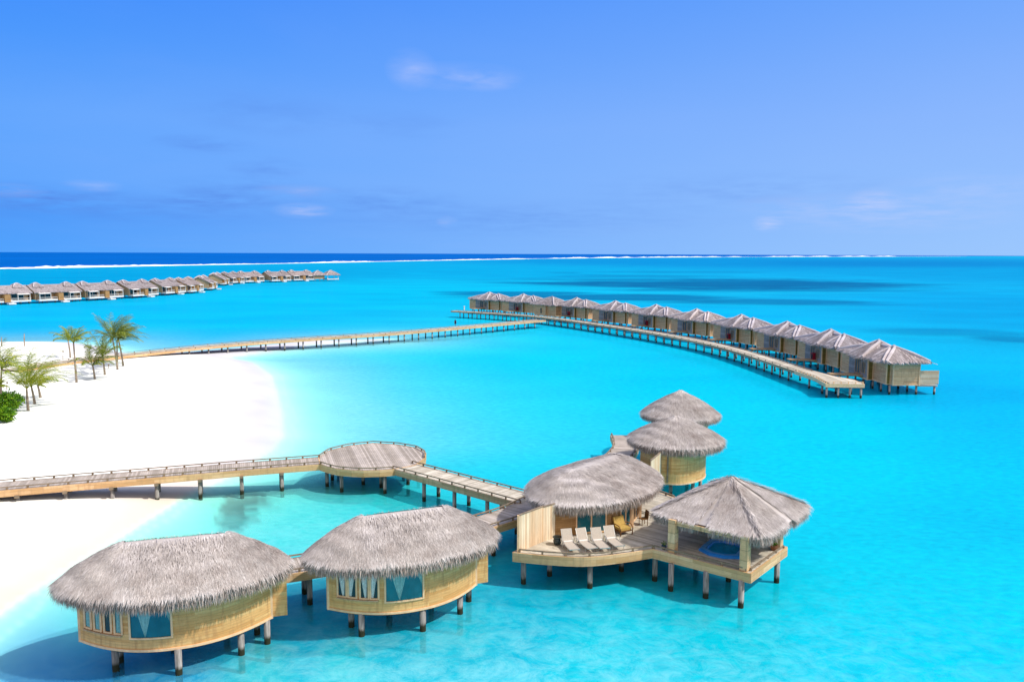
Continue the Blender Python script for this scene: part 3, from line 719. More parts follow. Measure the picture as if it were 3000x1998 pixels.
# ------------------------------------------------------------------ leaf-shaped huts in front
def lens_hut(label, cx, cy, th, hl, dp, roof_args, posts, wins, seed):
    root = thing('thatched_hut', label, 'hut', (cx, cy, 0), th, 'leaf shaped thatched huts on stilts')
    zb, zt = 1.25, 4.05
    yf = lambda x: -dp * (1 - np.minimum(1, abs(x) / hl) ** 2.2)
    xs = np.linspace(-hl * 0.985, hl * 0.985, 44)
    ring = [(x, float(yf(x))) for x in xs] + [(x, -float(yf(x)) + 0.0) for x in xs[::-1]]
    mb = MB(); mb.prism(ring, zb, zt, bottom=False); mb.build('wall', 'wall', root)
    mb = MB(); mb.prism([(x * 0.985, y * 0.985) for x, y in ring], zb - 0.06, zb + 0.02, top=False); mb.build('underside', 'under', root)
    for s in (-1, 1):
        mb = MB(); mb.box((s * hl * 0.985, 0, (zb + zt) / 2), (0.16, 0.2, zt - zb + 0.02)); mb.build('corner_post', 'trim', root)
    mb = MB()
    for i in range(len(xs) - 1):
        mb.bar((xs[i], yf(xs[i]) - 0.015, zb + 0.06), (xs[i + 1], yf(xs[i + 1]) - 0.015, zb + 0.06), 0.06, 0.12)
    mb.build('base_board', 'trim', root)
    def nrm(x):
        e = 1e-3; d = np.array([2 * e, yf(x + e) - yf(x - e)]); d /= np.linalg.norm(d); return np.array([d[1], -d[0]])
    def patch(mb, x0, x1, z0, z1, off, nx=8, nz=6):
        """x0, x1 may be functions of height (0 bottom .. 1 top)"""
        f0 = x0 if callable(x0) else (lambda h: x0); f1 = x1 if callable(x1) else (lambda h: x1)
        vs = []
        for j in range(nz + 1):
            h = j / nz
            for i in range(nx + 1):
                x = f0(h) + (f1(h) - f0(h)) * i / nx; n_ = nrm(x); o_ = off + (0.012 * math.sin(i * 2.4) if nx > 8 else 0)
                vs.append((x + n_[0] * o_, yf(x) + n_[1] * o_, z0 + (z1 - z0) * h))
        mb.add(vs, [(j * (nx + 1) + i, j * (nx + 1) + i + 1, (j + 1) * (nx + 1) + i + 1, (j + 1) * (nx + 1) + i) for j in range(nz) for i in range(nx)])
    for (x0, x1, z0, z1, kind) in wins:
        fr = MB(); w = 0.07
        for (a, b) in ((x0, x0), (x1, x1)):
            n_ = nrm(a); fr.bar((a + n_[0] * 0.02, yf(a) + n_[1] * 0.02, z0 - w), (a + n_[0] * 0.02, yf(a) + n_[1] * 0.02, z1 + w), 0.10, 0.09)
        for z in (z0 - w / 2, z1 + w / 2):
            q = np.linspace(x0, x1, 7)
            for i in range(6):
                n_ = nrm(q[i]); n2 = nrm(q[i + 1]); fr.bar((q[i] + n_[0] * 0.02, yf(q[i]) + n_[1] * 0.02, z), (q[i + 1] + n2[0] * 0.02, yf(q[i + 1]) + n2[1] * 0.02, z), 0.085, 0.08)
        f = fr.build('window', 'trim', root)
        pm = MB(); patch(pm, x0, x1, z0, z1, 0.012); pm.build('pane', 'glass' if kind in 'BG' else 'dark_glass', f)
        W = x1 - x0
        cm = MB()
        if kind == 'B':
            xc = x0 + W * 0.36; patch(cm, lambda h: xc - W * 0.25 * h, lambda h: xc + W * 0.22 * h + 0.03, z0 + 0.03, z1, 0.02, 12)
            patch(cm, lambda h: x1 - W * 0.26 * max(0, h - 0.3) / 0.7, x1, z0, z1, 0.02, 12)
            cm.build('curtain', 'curtain', f)
        elif kind == 'L':
            patch(cm, lambda h: x0 + W * 0.42 * (1 - h) ** 1.5 + W * 0.12, lambda h: x1 - W * 0.12 - 0.12 * W * (1 - h), z0 + 0.02, z1, 0.02, 12); cm.build('curtain', 'curtain_white', f)
        elif kind == 'R':
            patch(cm, lambda h: x0 + W * 0.1, lambda h: x1 - W * 0.55 * (1 - h) ** 0.9 - W * 0.05, z0 + 0.02, z1, 0.02, 12); cm.build('curtain', 'curtain_white', f)
        elif kind == 'P':
            patch(cm, x0 + W * 0.22, x1 - W * 0.2, z0 + 0.02, z1, 0.02, 12); cm.build('curtain', 'curtain', f)
    gx = [w for w in wins if w[4] not in 'B']
    if gx:
        sm = MB(); q = np.linspace(gx[0][0], gx[-1][1], 12)
        for i in range(11):
            n_, n2 = nrm(q[i]), nrm(q[i + 1]); z = gx[0][2] - 0.12
            sm.bar((q[i] + n_[0] * 0.07, yf(q[i]) + n_[1] * 0.07, z), (q[i + 1] + n2[0] * 0.07, yf(q[i + 1]) + n2[1] * 0.07, z), 0.14, 0.06)
        sm.build('sill', 'grey_fascia', root)
    pb = MB(); pb.box((hl * 0.985 + 0.35, 0.55, (zb + 3.4) / 2), (0.9, 0.9, 3.4 - zb)); pb.build('porch_wall', 'wall', root)
    mi = Matrix.Rotation(-th, 3, 'Z')
    for (x, y) in posts:
        v = mi @ Vector((x - cx, y - cy, 0)); pile(root, (0, 0, 0), v.x, v.y, zb + 0.02, 0.165)
    lens_roof(root, **roof_args)
    return root

lens_hut('leaf shaped thatched hut nearest the beach, with one dark pane in its window row', -16.64, 38.12, 0.288, 4.5, 2.2,
         dict(a=5.5, b=3.2, n=1.62, ze=4.26, zr=6.14, Lr=2.31, count=42000, fr_len=0.8, fr_count=260, cap=False),
         [(-19.0, 36.35), (-15.84, 36.05), (-13.5, 37.95), (-12.55, 39.1), (-19.2, 37.2), (-17.6, 39.6), (-15, 40.1), (-13.4, 40.1)],
         [(-4.12, -3.78, 2.15, 3.7, 'P'), (-3.62, -3.28, 2.15, 3.7, 'P'), (-3.12, -2.78, 2.15, 3.7, 'D'), (-2.62, -2.28, 2.15, 3.7, 'P'), (-1.92, -0.05, 1.95, 3.75, 'B')], 1)
lens_hut('leaf shaped thatched hut with white curtains in four window panes, second from the left', -5.86, 42.03, 0.39, 4.2, 2.0,
         dict(a=5.34, b=2.85, n=1.85, ze=4.32, zr=6.24, Lr=2.19, count=38000, fr_len=0.8, fr_count=260, cap=False),
         [(-7.85, 39.95), (-4.7, 40.55), (-2.85, 42.6), (-2.45, 44.2), (-8.6, 41.0), (-6.9, 43.1), (-4.6, 43.9)],
         [(-3.72, -3.32, 2.15, 3.7, 'L'), (-3.24, -2.86, 2.15, 3.7, 'R'), (-2.7, -2.3, 2.15, 3.7, 'L'), (-2.22, -1.82, 2.15, 3.7, 'R'), (-1.5, 0.5, 1.95, 3.75, 'B')], 2)

# ------------------------------------------------------------------ terrace with the lounge hut and the tub pavilion
DZ = 2.16
front = smooth_path([(0.1, 46.2), (1.95, 45.7), (4.14, 45.4), (5.62, 45.7), (7.2, 46.25), (8.59, 46.83)], 2)
terr = [tuple(p) for p in front] + [(13.48, 43.13), (16.95, 47.26), (12.1, 51.0), (12.35, 55.0), (12.0, 57.2), (10.8, 59.0), (9.2, 60.6), (6.4, 59.6), (3.4, 56.3), (1.0, 53.2), (1.6, 50.3), (1.5, 48.1)]
TO = (7.0, 50.0, 0)
tr_ = thing('terrace_deck', 'wide cream timber deck on piles carrying the loungers and blue tub', 'deck', TO)
mb = MB(); plank_poly(mb, terr, (0.76, -0.65), DZ, 0.15); mb.build('deck', 'cream_deck', tr_, TO)
mb = MB(); mb.prism(terr, DZ - 0.22, DZ - 0.06); mb.build('underside', 'under', tr_, TO)
mb = MB(); skirt(mb, terr, DZ - 0.56, DZ + 0.012, 0.08, True); mb.build('edge_beam', 'fascia', tr_, TO)
for pts_, h_ in (([p + np.array([0.05, 0.1]) for p in front[2:]], 0.2), ([(8.7, 46.9), (13.3, 43.42)], 0.2), ([(13.6, 43.55), (16.7, 47.2)], 0.12), ([(12.2, 55), (11.9, 57.1), (10.7, 58.85)], 0.2)):
    mb = MB(); edge_rail(mb, pts_, DZ, h=h_); mb.build('kerb_rail', 'rail', tr_, TO)
for p in [(0.75, 46.7), (2.4, 47.9), (4.75, 46.1), (7.0, 48.7), (8.85, 47.2), (9.55, 45.75), (11.4, 44.75), (13.1, 43.5), (16.3, 47.0), (4.6, 50.5), (9, 51), (6, 53), (12.0, 49.8), (11.6, 54.6), (10.6, 58), (13.4, 47.2), (7, 57)]:
    pile(tr_, TO, p[0], p[1], DZ - 0.5, 0.165)

lh = thing('lounge_hut', 'thatched lounge hut with glass front and upright board fence, behind four loungers', 'hut', (5.8, 53.6, 0))
LO = (5.8, 53.6, 0)
lw = [(2.75, 48.75), (4.1, 49.25), (6.1, 49.75), (6.9, 50.1), (7.9, 51.1), (8.7, 53.0), (9.3, 55.4), (9.0, 57.4), (7.4, 57.9), (4.8, 55.9), (2.9, 52.8), (2.2, 50.3)]
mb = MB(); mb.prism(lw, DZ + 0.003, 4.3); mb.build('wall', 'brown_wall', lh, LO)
def glazed(root, org, a, b, z0, z1, name='glass_door', glass='glass', fm='trim'):
    a = np.array(a); b = np.array(b); d = b - a; l = np.linalg.norm(d); d /= l; n_ = np.array([d[1], -d[0]]); off = n_ * 0.03
    fr = MB()
    for p in (a, b, (a + b) / 2): fr.bar((*(p + off), z0), (*(p + off), z1), 0.09, 0.09)
    for z in (z0 + 0.05, z1 - 0.05): fr.bar((*(a + off), z), (*(b + off), z), 0.08, 0.09)
    f = fr.build(name, fm, root, org)
    pm = MB(); o1 = n_ * 0.02; pm.add([(*(a + o1), z0), (*(b + o1), z0), (*(b + o1), z1), (*(a + o1), z1)], [(0, 1, 2, 3)]); pm.build('pane', glass, f, org)
    return f
glazed(lh, LO, (4.15, 49.26), (6.1, 49.74), DZ + 0.05, 4.1)
glazed(lh, LO, (7.1, 50.3), (7.85, 51.05), DZ + 0.05, 4.1)
glazed(lh, LO, (8.0, 51.3), (8.6, 52.75), DZ + 0.05, 4.1, glass='dark_glass')
def fence(root, org, a, b, z0, z1, m='screen', name='board_fence', bw=0.13):
    a = np.array(a, float); b = np.array(b, float); l = np.linalg.norm(b - a); n_ = int(l / bw); mb = MB()
    for i in range(n_):
        p = a + (b - a) * (i + 0.05) / n_; q = a + (b - a) * (i + 0.95) / n_
        mb.bar((*p, (z0 + z1) / 2), (*q, (z0 + z1) / 2), 0.05 + 0.012 * (i % 2), z1 - z0)
    f = mb.build(name, m, root, org)
    cm = MB(); cm.bar((*a, z1 + 0.03), (*b, z1 + 0.03), 0.12, 0.06); cm.build('fence_cap', 'rail', f, org)
    return f
fence(lh, LO, (0.45, 46.3), (1.98, 48.06), DZ, DZ + 2.25)
fence(lh, LO, (1.98, 48.06), (2.75, 48.72), DZ, DZ + 2.2)
fp = MB(); fp.box((0.42, 46.27, DZ + 1.14), (0.14, 0.14, 2.28)); fp.build('fence_post', 'trim', lh, LO)
for p in [(7.95, 50.75), (8.75, 52.5)]:
    pm = MB(); pm.box((*p, 3.15), (0.16, 0.16, 2.0)); pm.build('porch_post', 'trim', lh, LO)
lens_roof(lh, a=5.88, b=3.98, n=1.87, ze=4.40, zr=5.95, Lr=2.6, count=44000, th=0.876, fr_len=0.8, fr_count=230, cap=False)
# raised hump of leaf at the near end of the ridge
# pavilion
PC = np.array([13.75, 48.3]); PTH = math.atan2(4.13, 3.47)
pv = thing('tub_pavilion', 'open square pavilion with thatched pyramid roof on four timber columns', 'pavilion', (PC[0], PC[1], DZ), 0)
PO = (PC[0], PC[1], DZ)
for p in [(9.75, 46.4), (13.3, 43.65), (16.35, 47.15), (12.2, 50.2)]:
    mb = MB(); mb.box((p[0], p[1], (DZ + 4.2) / 2), (0.46, 0.46, 4.2 - DZ), PTH); mb.build('column', 'column', pv, PO)
bm_ = MB(); cs = [(9.75, 46.4), (13.3, 43.65), (16.35, 47.15), (12.2, 50.2)]
for i in range(4): bm_.bar((*cs[i], 4.0), (*cs[(i + 1) % 4], 4.0), 0.2, 0.26)
bm_.build('roof_beam', 'column', pv, PO)
tmp = lens_roof(pv, a=3.95, b=3.7, n=9.0, ze=4.27 - DZ, zr=6.2 - DZ, Lr=0.12, count=42000, th=PTH, c=(PC[0] - PO[0] - 0.0, PC[1] - PO[1]), fr_len=0.72, fr_count=230, dome=0.05, cap=False, lump=0.25)

# tub
tb = thing('hot_tub', 'blue octagonal hot tub sunk in the deck under the open pavilion', 'hot tub', (12.95, 46.75, DZ), PTH + 0.12)
def octo(a, b, k=0.36): return [(a, -b * k), (a, b * k), (a * (1 - k * 0.9), b), (-a * (1 - k * 0.9), b), (-a, b * k), (-a, -b * k), (-a * (1 - k * 0.9), -b), (a * (1 - k * 0.9), -b)]
o1, o2, o3, o4 = octo(1.45, 1.25), octo(1.36, 1.16), octo(1.05, 0.87), octo(0.98, 0.80)
mb = MB(); rings = [(o1, 0.005), (o1, 0.12), (o2, 0.17), (o3, 0.17), (o4, -0.02)]
vs = [(x, y, z) for o_, z in rings for x, y in o_]; mb.add(vs, [(r_ * 8 + i, r_ * 8 + (i + 1) % 8, (r_ + 1) * 8 + (i + 1) % 8, (r_ + 1) * 8 + i) for r_ in range(4) for i in range(8)])
mb.build('tub_shell', 'tub', tb)
mb = MB(); rv = [(x, y, 0.176) for o_ in (octo(1.37, 1.17), octo(1.12, 0.93)) for x, y in o_]; mb.add(rv, [(i, (i + 1) % 8, 8 + (i + 1) % 8, 8 + i) for i in range(8)]); mb.build('tub_rim', 'tubrim', tb)
mb = MB(); mb.add([(x, y, 0.055) for x, y in octo(1.02, 0.84)], [tuple(range(8))]); mb.build('tub_water', 'tubwater', tb)

# round huts further back
def round_hut(label, c, rad, walls, roof, posts, seed):
    root = thing('round_hut', label, 'hut', (c[0], c[1], 0), 0, 'round thatched huts'); org = (c[0], c[1], 0)
    mb = MB(); mb.prism(walls, 1.25, 4.1); mb.build('wall', 'wall', root, org)
    bb = MB(); W_ = list(walls)
    for i in range(len(W_)):
        a, b = W_[i], W_[(i + 1) % len(W_)]; bb.bar((*a, 1.31), (*b, 1.31), 0.07, 0.13)
    bb.build('base_board', 'trim', root, org)
    for p in posts: pile(root, org, p[0], p[1], 1.3, 0.15)
    lens_roof(root, c=(0, 0), **roof)
    return root
arc = [tuple(p) for p in smooth_path([(12.3, 63.75), (13.6, 63.35), (15.0, 64.0), (16.2, 65.2), (16.75, 66.9), (16.3, 68.9), (14.6, 70.2), (12.6, 69.9), (11.3, 68.4), (11.0, 66.6)], 2)]
r4 = round_hut('round thatched hut with pale curved wall, behind the tub pavilion', (14.1, 67.1), 4, arc,
               dict(a=4.05, b=4.05, n=1.95, ze=4.35, zr=6.25, Lr=0.1, count=20000, fr_len=0.75, fr_count=200, cap=False), [(13.2, 64.3), (15.2, 65.0), (16.2, 66.6), (15.6, 69), (12, 67.5)], 4)
mb = MB(); mb.box((12.75, 63.52, 2.75), (0.12, 0.12, 2.6)); mb.build('corner_post', 'rail', r4, (14.1, 67.1, 0))
fence(r4, (14.1, 67.1, 0), (10.9, 60.9), (12.2, 63.6), 1.7, 3.95)
arc5 = [(16.75 + 2.7 * math.cos(t), 77.9 + 2.7 * math.sin(t)) for t in np.linspace(0, TAU, 28, endpoint=False)]
round_hut('farthest round thatched hut, its pointed roof half hidden by the hut before it', (16.75, 77.9), 3.8, arc5,
          dict(a=3.85, b=3.85, n=1.95, ze=4.35, zr=6.6, Lr=0.1, count=16000, fr_len=0.7, fr_count=180, cap=False), [(15.3, 76.3), (18.2, 76.4), (16.75, 80)], 5)

# ------------------------------------------------------------------ walkways
walkway('timber_walkway', 'grey plank walkway running from the beach out to the round platform', smooth_path([(-50, 55.2), (-39.2, 59.4), (-34.3, 61.2), (-28.4, 63.3), (-22.9, 65.35), (-16.6, 67.4)], 1), 2.45, 2.15, 'grey_deck', 'fascia', post_step=3.1, cross=True, fz=0.52)
plat_px = [(795, 258), (850, 275), (910, 290), (1015, 300), (1095, 303), (1205, 300), (1300, 293), (1450, 265), (1520, 215), (1525, 180), (1465, 145), (1330, 122), (1160, 112), (990, 130), (850, 165), (785, 210)]
plat = [tuple(at(600 + x / 2.355, 1250 + y / 2.355, DZ)[:2]) for x, y in plat_px]
PL = (-12.3, 69, 0)
pt = thing('round_platform', 'oval grey plank platform on piles where two walkways meet', 'platform', PL)
mb = MB(); plank_poly(mb, plat, (2.6, -8), DZ + 0.01, 0.17); mb.build('deck', 'grey_deck', pt, PL)
mb = MB(); mb.prism(plat, DZ - 0.22, DZ - 0.05); mb.build('underside', 'under', pt, PL)
mb = MB(); skirt(mb, plat, DZ - 0.55, DZ + 0.014, 0.08, True); mb.build('edge_beam', 'fascia', pt, PL)
mb = MB(); cc_ = np.mean(plat, 0); ins = [tuple(cc_ + (np.array(p) - cc_) * 0.985) for p in plat]
edge_rail(mb, ins[0:7], DZ); mb.build('kerb_rail', 'rail', pt, PL)
mb = MB(); edge_rail(mb, ins[8:16], DZ); mb.build('kerb_rail', 'rail', pt, PL)
for p in [(-15.9, 66.9), (-14.3, 65.3), (-12.9, 67.5), (-11.2, 66.6), (-10.6, 64.9), (-9.0, 67.5), (-8.4, 70), (-10, 72), (-13, 73), (-15.8, 71), (-15.9, 68.9)]: pile(pt, PL, p[0], p[1], DZ - 0.5, 0.155)
walkway('timber_walkway', 'cream plank walkway sloping across from the round platform to the lounge hut', [(-9.2, 65.8), (-4.0, 61.25), (1.35, 56.6)], 2.3, 2.15, 'cream_deck', 'grey_fascia', post_step=3.4, fz=0.5)
walkway('timber_walkway', 'curved plank walkway passing behind the leaf shaped huts to the round huts', smooth_path([(-20, 42.6), (-16.5, 42.9), (-12.8, 43.9), (-9, 46), (-5, 49), (-1.6, 51.9), (0.5, 54.0), (3.0, 58.2), (6.4, 63.4), (8.9, 67.6), (10.2, 71), (10.9, 74), (11.0, 77.6)], 2), 2.3, 2.13, 'grey_deck', 'fascia', post_step=4.2, fz=0.5)

# ------------------------------------------------------------------ furniture on the terrace
def lounger(label, joint, foot):
    j = np.array(joint); f = np.array(foot); d = f - j; ang = math.atan2(d[1], d[0])
    root = thing('sun_lounger', label, 'sun lounger', (j[0], j[1], DZ), ang, 'beige sun loungers in a row on the terrace')
    w = 0.29
    mb = MB(); mb.add([(0.06, -w, 0.36), (0.06, w, 0.36), (0.62, w, 0.33), (0.62, -w, 0.33), (1.42, -w, 0.37), (1.42, w, 0.37)], [(0, 3, 2, 1), (3, 4, 5, 2)]); 
    mb.add([(0.06, -w, 0.335), (0.06, w, 0.335), (0.62, w, 0.305), (0.62, -w, 0.305), (1.42, -w, 0.345), (1.42, w, 0.345)], [(0, 1, 2, 3), (3, 2, 5, 4)])
    mb.build('seat', 'sling', root)
    mb = MB(); c, s = math.cos(math.radians(58)), math.sin(math.radians(58)); Lb = 0.78
    mb.bar((-0.0, 0, 0.36), (-Lb * c, 0, 0.36 + Lb * s), 2 * w, 0.03); mb.build('backrest', 'sling', root)
    mb = MB(); mb.bar((0.0, 0, 0.385), (0.14, 0, 0.385), 2 * w, 0.05); mb.build('towel', 'white', root)
    fr = MB()
    for s_ in (-1, 1):
        fr.bar((0, s_ * (w + 0.03), 0.35), (0.62, s_ * (w + 0.03), 0.32), 0.04, 0.04); fr.bar((0.62, s_ * (w + 0.03), 0.32), (1.44, s_ * (w + 0.03), 0.36), 0.04, 0.04)
        fr.bar((0, s_ * (w + 0.03), 0.35), (-Lb * c, s_ * (w + 0.03), 0.36 + Lb * s), 0.04, 0.04)
    fr.bar((1.44, -w - .03, .36), (1.44, w + .03, .36), 0.04, 0.04); fr.build('frame', 'metal', root)
    for s_ in (-1, 1):
        a = MB(); a.tube([(-0.05, s_ * 0.42, 0.36), (-0.02, s_ * 0.44, 0.56), (0.2, s_ * 0.45, 0.6), (0.42, s_ * 0.44, 0.55), (0.46, s_ * 0.42, 0.33)], 0.018, 6); a.build('armrest', 'metal', root)
        for x in (0.08, 1.2):
            l = MB(); l.tube([(x, s_ * 0.36, 0.0), (x - 0.03, s_ * 0.36, 0.35)], 0.018, 6); l.build('leg', 'metal', root)
    return root
lounger('beige sun lounger nearest the board fence, beside the dark round table', (3.46, 47.15), (3.78, 45.75))
lounger('beige sun lounger second from the board fence, in full sun', (4.40, 47.3), (4.86, 45.98))
lounger('beige sun lounger third from the board fence, its foot near the pavilion shadow', (5.30, 47.4), (5.62, 46.0))
lounger('beige sun lounger beside the pavilion shadow, its foot end in shade', (6.16, 47.75), (6.55, 46.4))
pt_ = thing('side_table', 'dark round glazed side table left of the first lounger', 'side table', (2.85, 47.55, DZ))
mb = MB(); mb.lathe([(0.16, 0), (0.24, 0.1), (0.27, 0.25), (0.22, 0.4), (0.16, 0.46)], n=18); mb.build('base', 'darkpot', pt_, smooth=True)
mb = MB(); mb.lathe([(0.30, 0.462), (0.31, 0.48), (0.30, 0.50)], n=22); mb.build('table_top', 'darkpot', pt_)
ac = thing('armchair', 'wide wooden armchair with yellow cushions outside the lounge hut', 'armchair', (7.15, 49.55, DZ), math.radians(-62))
mb = MB(); mb.box((0, 0, 0.40), (0.72, 0.80, 0.16)); mb.build('seat_cushion', 'yellow', ac)
mb = MB(); mb.bar((-0.34, 0, 0.46), (-0.56, 0, 0.98), 0.78, 0.14); mb.build('back_cushion', 'yellow', ac)
for s in (-1, 1):
    mb = MB(); mb.tube([(-0.5, s * 0.46, 0.0), (-0.45, s * 0.47, 0.55), (-0.1, s * 0.48, 0.66), (0.3, s * 0.48, 0.62), (0.46, s * 0.47, 0.45), (0.42, s * 0.46, 0.0)], 0.035, 7); mb.build('arm', 'wicker', ac)
mb = MB(); mb.box((-0.02, 0, 0.27), (0.8, 0.92, 0.08)); mb.bar((-0.42, 0, 0.3), (-0.66, 0, 1.02), 0.86, 0.05); mb.build('frame', 'wicker', ac)
dc = thing('dining_chair', 'brown wooden chair by the post right of the lounge hut', 'chair', (8.75, 51.15, DZ), math.radians(200))
mb = MB(); mb.box((0, 0, 0.45), (0.46, 0.46, 0.05)); mb.build('seat', 'wicker', dc)
mb = MB(); mb.bar((-0.22, 0, 0.48), (-0.30, 0, 0.98), 0.46, 0.04); mb.build('backrest', 'wicker', dc)
for x in (-0.2, 0.2):
    for y in (-0.2, 0.2):
        l = MB(); l.tube([(x, y, 0), (x, y, 0.43)], 0.022, 6); l.build('leg', 'wicker', dc)

def leafball(mb, c, r, n, size, flat=0.8):
    for _ in range(n):
        d = rng.normal(size=3); d /= np.linalg.norm(d); p = np.array(c) + d * r * (0.45 + 0.6 * rng.random()) * np.array([1, 1, flat])
        a = rng.normal(size=3); a /= np.linalg.norm(a); b = np.cross(a, d) ; b /= (np.linalg.norm(b) + 1e-9); a = a * 0.5 + d * 0.5
        l = size * (0.6 + 0.8 * rng.random()); w = l * 0.4
        mb.add([p, p + a * l * 0.5 + b * w * 0.5, p + a * l, p + a * l * 0.5 - b * w * 0.5], [(0, 1, 2, 3)])
def potted(label, x, y, r, m, hp):
    root = thing('potted_plant', label, 'potted plant', (x, y, DZ))
    mb = MB(); mb.lathe([(r * 0.65, 0), (r * 0.95, r * 0.9), (r * 1.05, r * 1.5), (r * 0.9, r * 1.5), (r * 0.85, r * 1.3)], n=14); mb.build('pot', m, root, smooth=False)
    mb = MB(); leafball(mb, (0, 0, r * 1.5 + hp * 0.5), hp * 0.5, 60, hp * 0.5); mb.build('foliage', 'bush', root)
potted('terracotta pot with a small green plant at the right corner of the pavilion', 15.95, 46.75, 0.22, 'terracotta', 0.45)
potted('small dark pot beside the left front column of the pavilion', 9.3, 46.85, 0.15, 'darkpot', 0.25)
potted('green potted plant showing left of the lounge hut roof, by the walkway end', 1.95, 57.9, 0.2, 'terracotta', 0.9)
# ------------------------------------------------------------------ far jetties and the curved row of villas
j1 = smooth_path([(-77, 121), (-73.5, 132), (-68.3, 139.9), (-57.6, 155.8), (-43.0, 168.2), (-28, 179.0), (-9.5, 198.5), (8.0, 217.6)], 2)
walkway('jetty', 'long tan plank jetty from the palm beach out to the curved villa row', j1, 3.3, 2.0, 'tan_deck', 'fascia', post_step=4.1, fz=0.42, plank=0.4, pr=0.15, rail_step=3.0, cat='jetty', post_off=0.45)
j2 = smooth_path([(-18.5, 251), (-1.6, 239.5), (8.6, 229), (13.6, 221), (25.4, 199), (35, 178.5), (41, 160), (43.7, 144), (45.4, 122.5)], 2)
walkway('jetty', 'curved pale jetty running along the front of the thatched villas', j2, 2.7, 2.03, 'cream_deck', 'grey_fascia', post_step=3.3, fz=0.4, plank=0.3, pr=0.15, rails=(1, 1), rail_step=3.0, cat='jetty', post_off=0.4)
EP = (46.5, 116, 0)
ep = thing('jetty_platform', 'pale plank landing platform at the near end of the curved jetty', 'platform', EP)
epoly = [(44.0, 122.7), (44.6, 115.6), (44.0, 110.3), (49.3, 110.0), (49.5, 114.1), (47.9, 117.5), (47.0, 122.7)]
mb = MB(); plank_poly(mb, epoly, (0, 1), 2.06, 0.3); mb.build('deck', 'cream_deck', ep, EP)
mb = MB(); mb.prism(epoly, 1.84, 2.0); mb.build('underside', 'under', ep, EP)
mb = MB(); skirt(mb, epoly, 1.55, 2.07, 0.08, True); mb.build('edge_beam', 'trim', ep, EP)
mb = MB(); edge_rail(mb, [(49.2, 110.2), (44.15, 110.45), (44.7, 115.6), (44.15, 122.5)], 2.05, 1.0, 0.28); mb.build('kerb_rail', 'trim', ep, EP)
for x, y in [(44.3, 110.6), (45.9, 110.5), (47.5, 110.4), (49, 110.3), (45, 114), (47, 114), (49, 113.6), (44.8, 118.5), (46.8, 118.5)]: pile(ep, EP, x, y, 1.7, 0.15)
mb = MB(); mb.tube([(-15.2, 252.4, 2.03), (-15.2, 252.4, 3.3)], 0.16, 8)
mb.lathe([(0.2, 0), (0.26, 0.1), (0.1, 0.2)], (-15.2, 252.4, 3.25), 10)
tag(mb.build('mooring_post', 'white'), 'short pale post standing near the far end of the curved jetty', 'post')

pk = [(1431.6, 858), (1531, 863.5), (1616, 871), (1688, 874.5), (1801, 884), (1920, 895), (2039, 908), (2170, 924.5), (2304, 945), (2432, 968.5), (2572, 1000)]
PK = np.array([at(x, y, 6.9)[:2] for x, y in pk]); TG = np.gradient(PK, axis=0)
TG[2] = PK[3] - PK[1]; TG[1] = PK[1] - PK[0]; TG[3] = PK[4] - PK[3]; TG[10] = (0.02, -1)

def hip(mb, x0, x1, y0, y1, rx0, rx1, ry, ze, zr, dens=26):
    a, b, c, d = (x0, y0, ze), (x1, y0, ze), (x1, y1, ze), (x0, y1, ze); e, f = (rx0, ry, zr), (rx1, ry, zr)
    for fc in ([a, b, f, e], [b, c, f], [c, d, e, f], [d, a, e]): plane_thatch(mb, fc, dens, 0.11, 0.8)
    for p, q in ((a, b), (b, c), (c, d), (d, a)): edge_fringe(mb, p, q, 0.45, 14, 0.12)
    for p, q in ((a, e), (b, f), (c, f), (d, e), (e, f)):           # thick rolls along hips and ridge
        n_0 = len(mb.t); mb.tube([np.array(p) * 0.97 + np.array(q) * 0.03, np.array(p) * 0.5 + np.array(q) * 0.5 + np.array([0, 0, 0.08]), q], [0.2, 0.26, 0.22], 6)
        mb.t[n_0:] = [0.74] * (len(mb.t) - n_0)

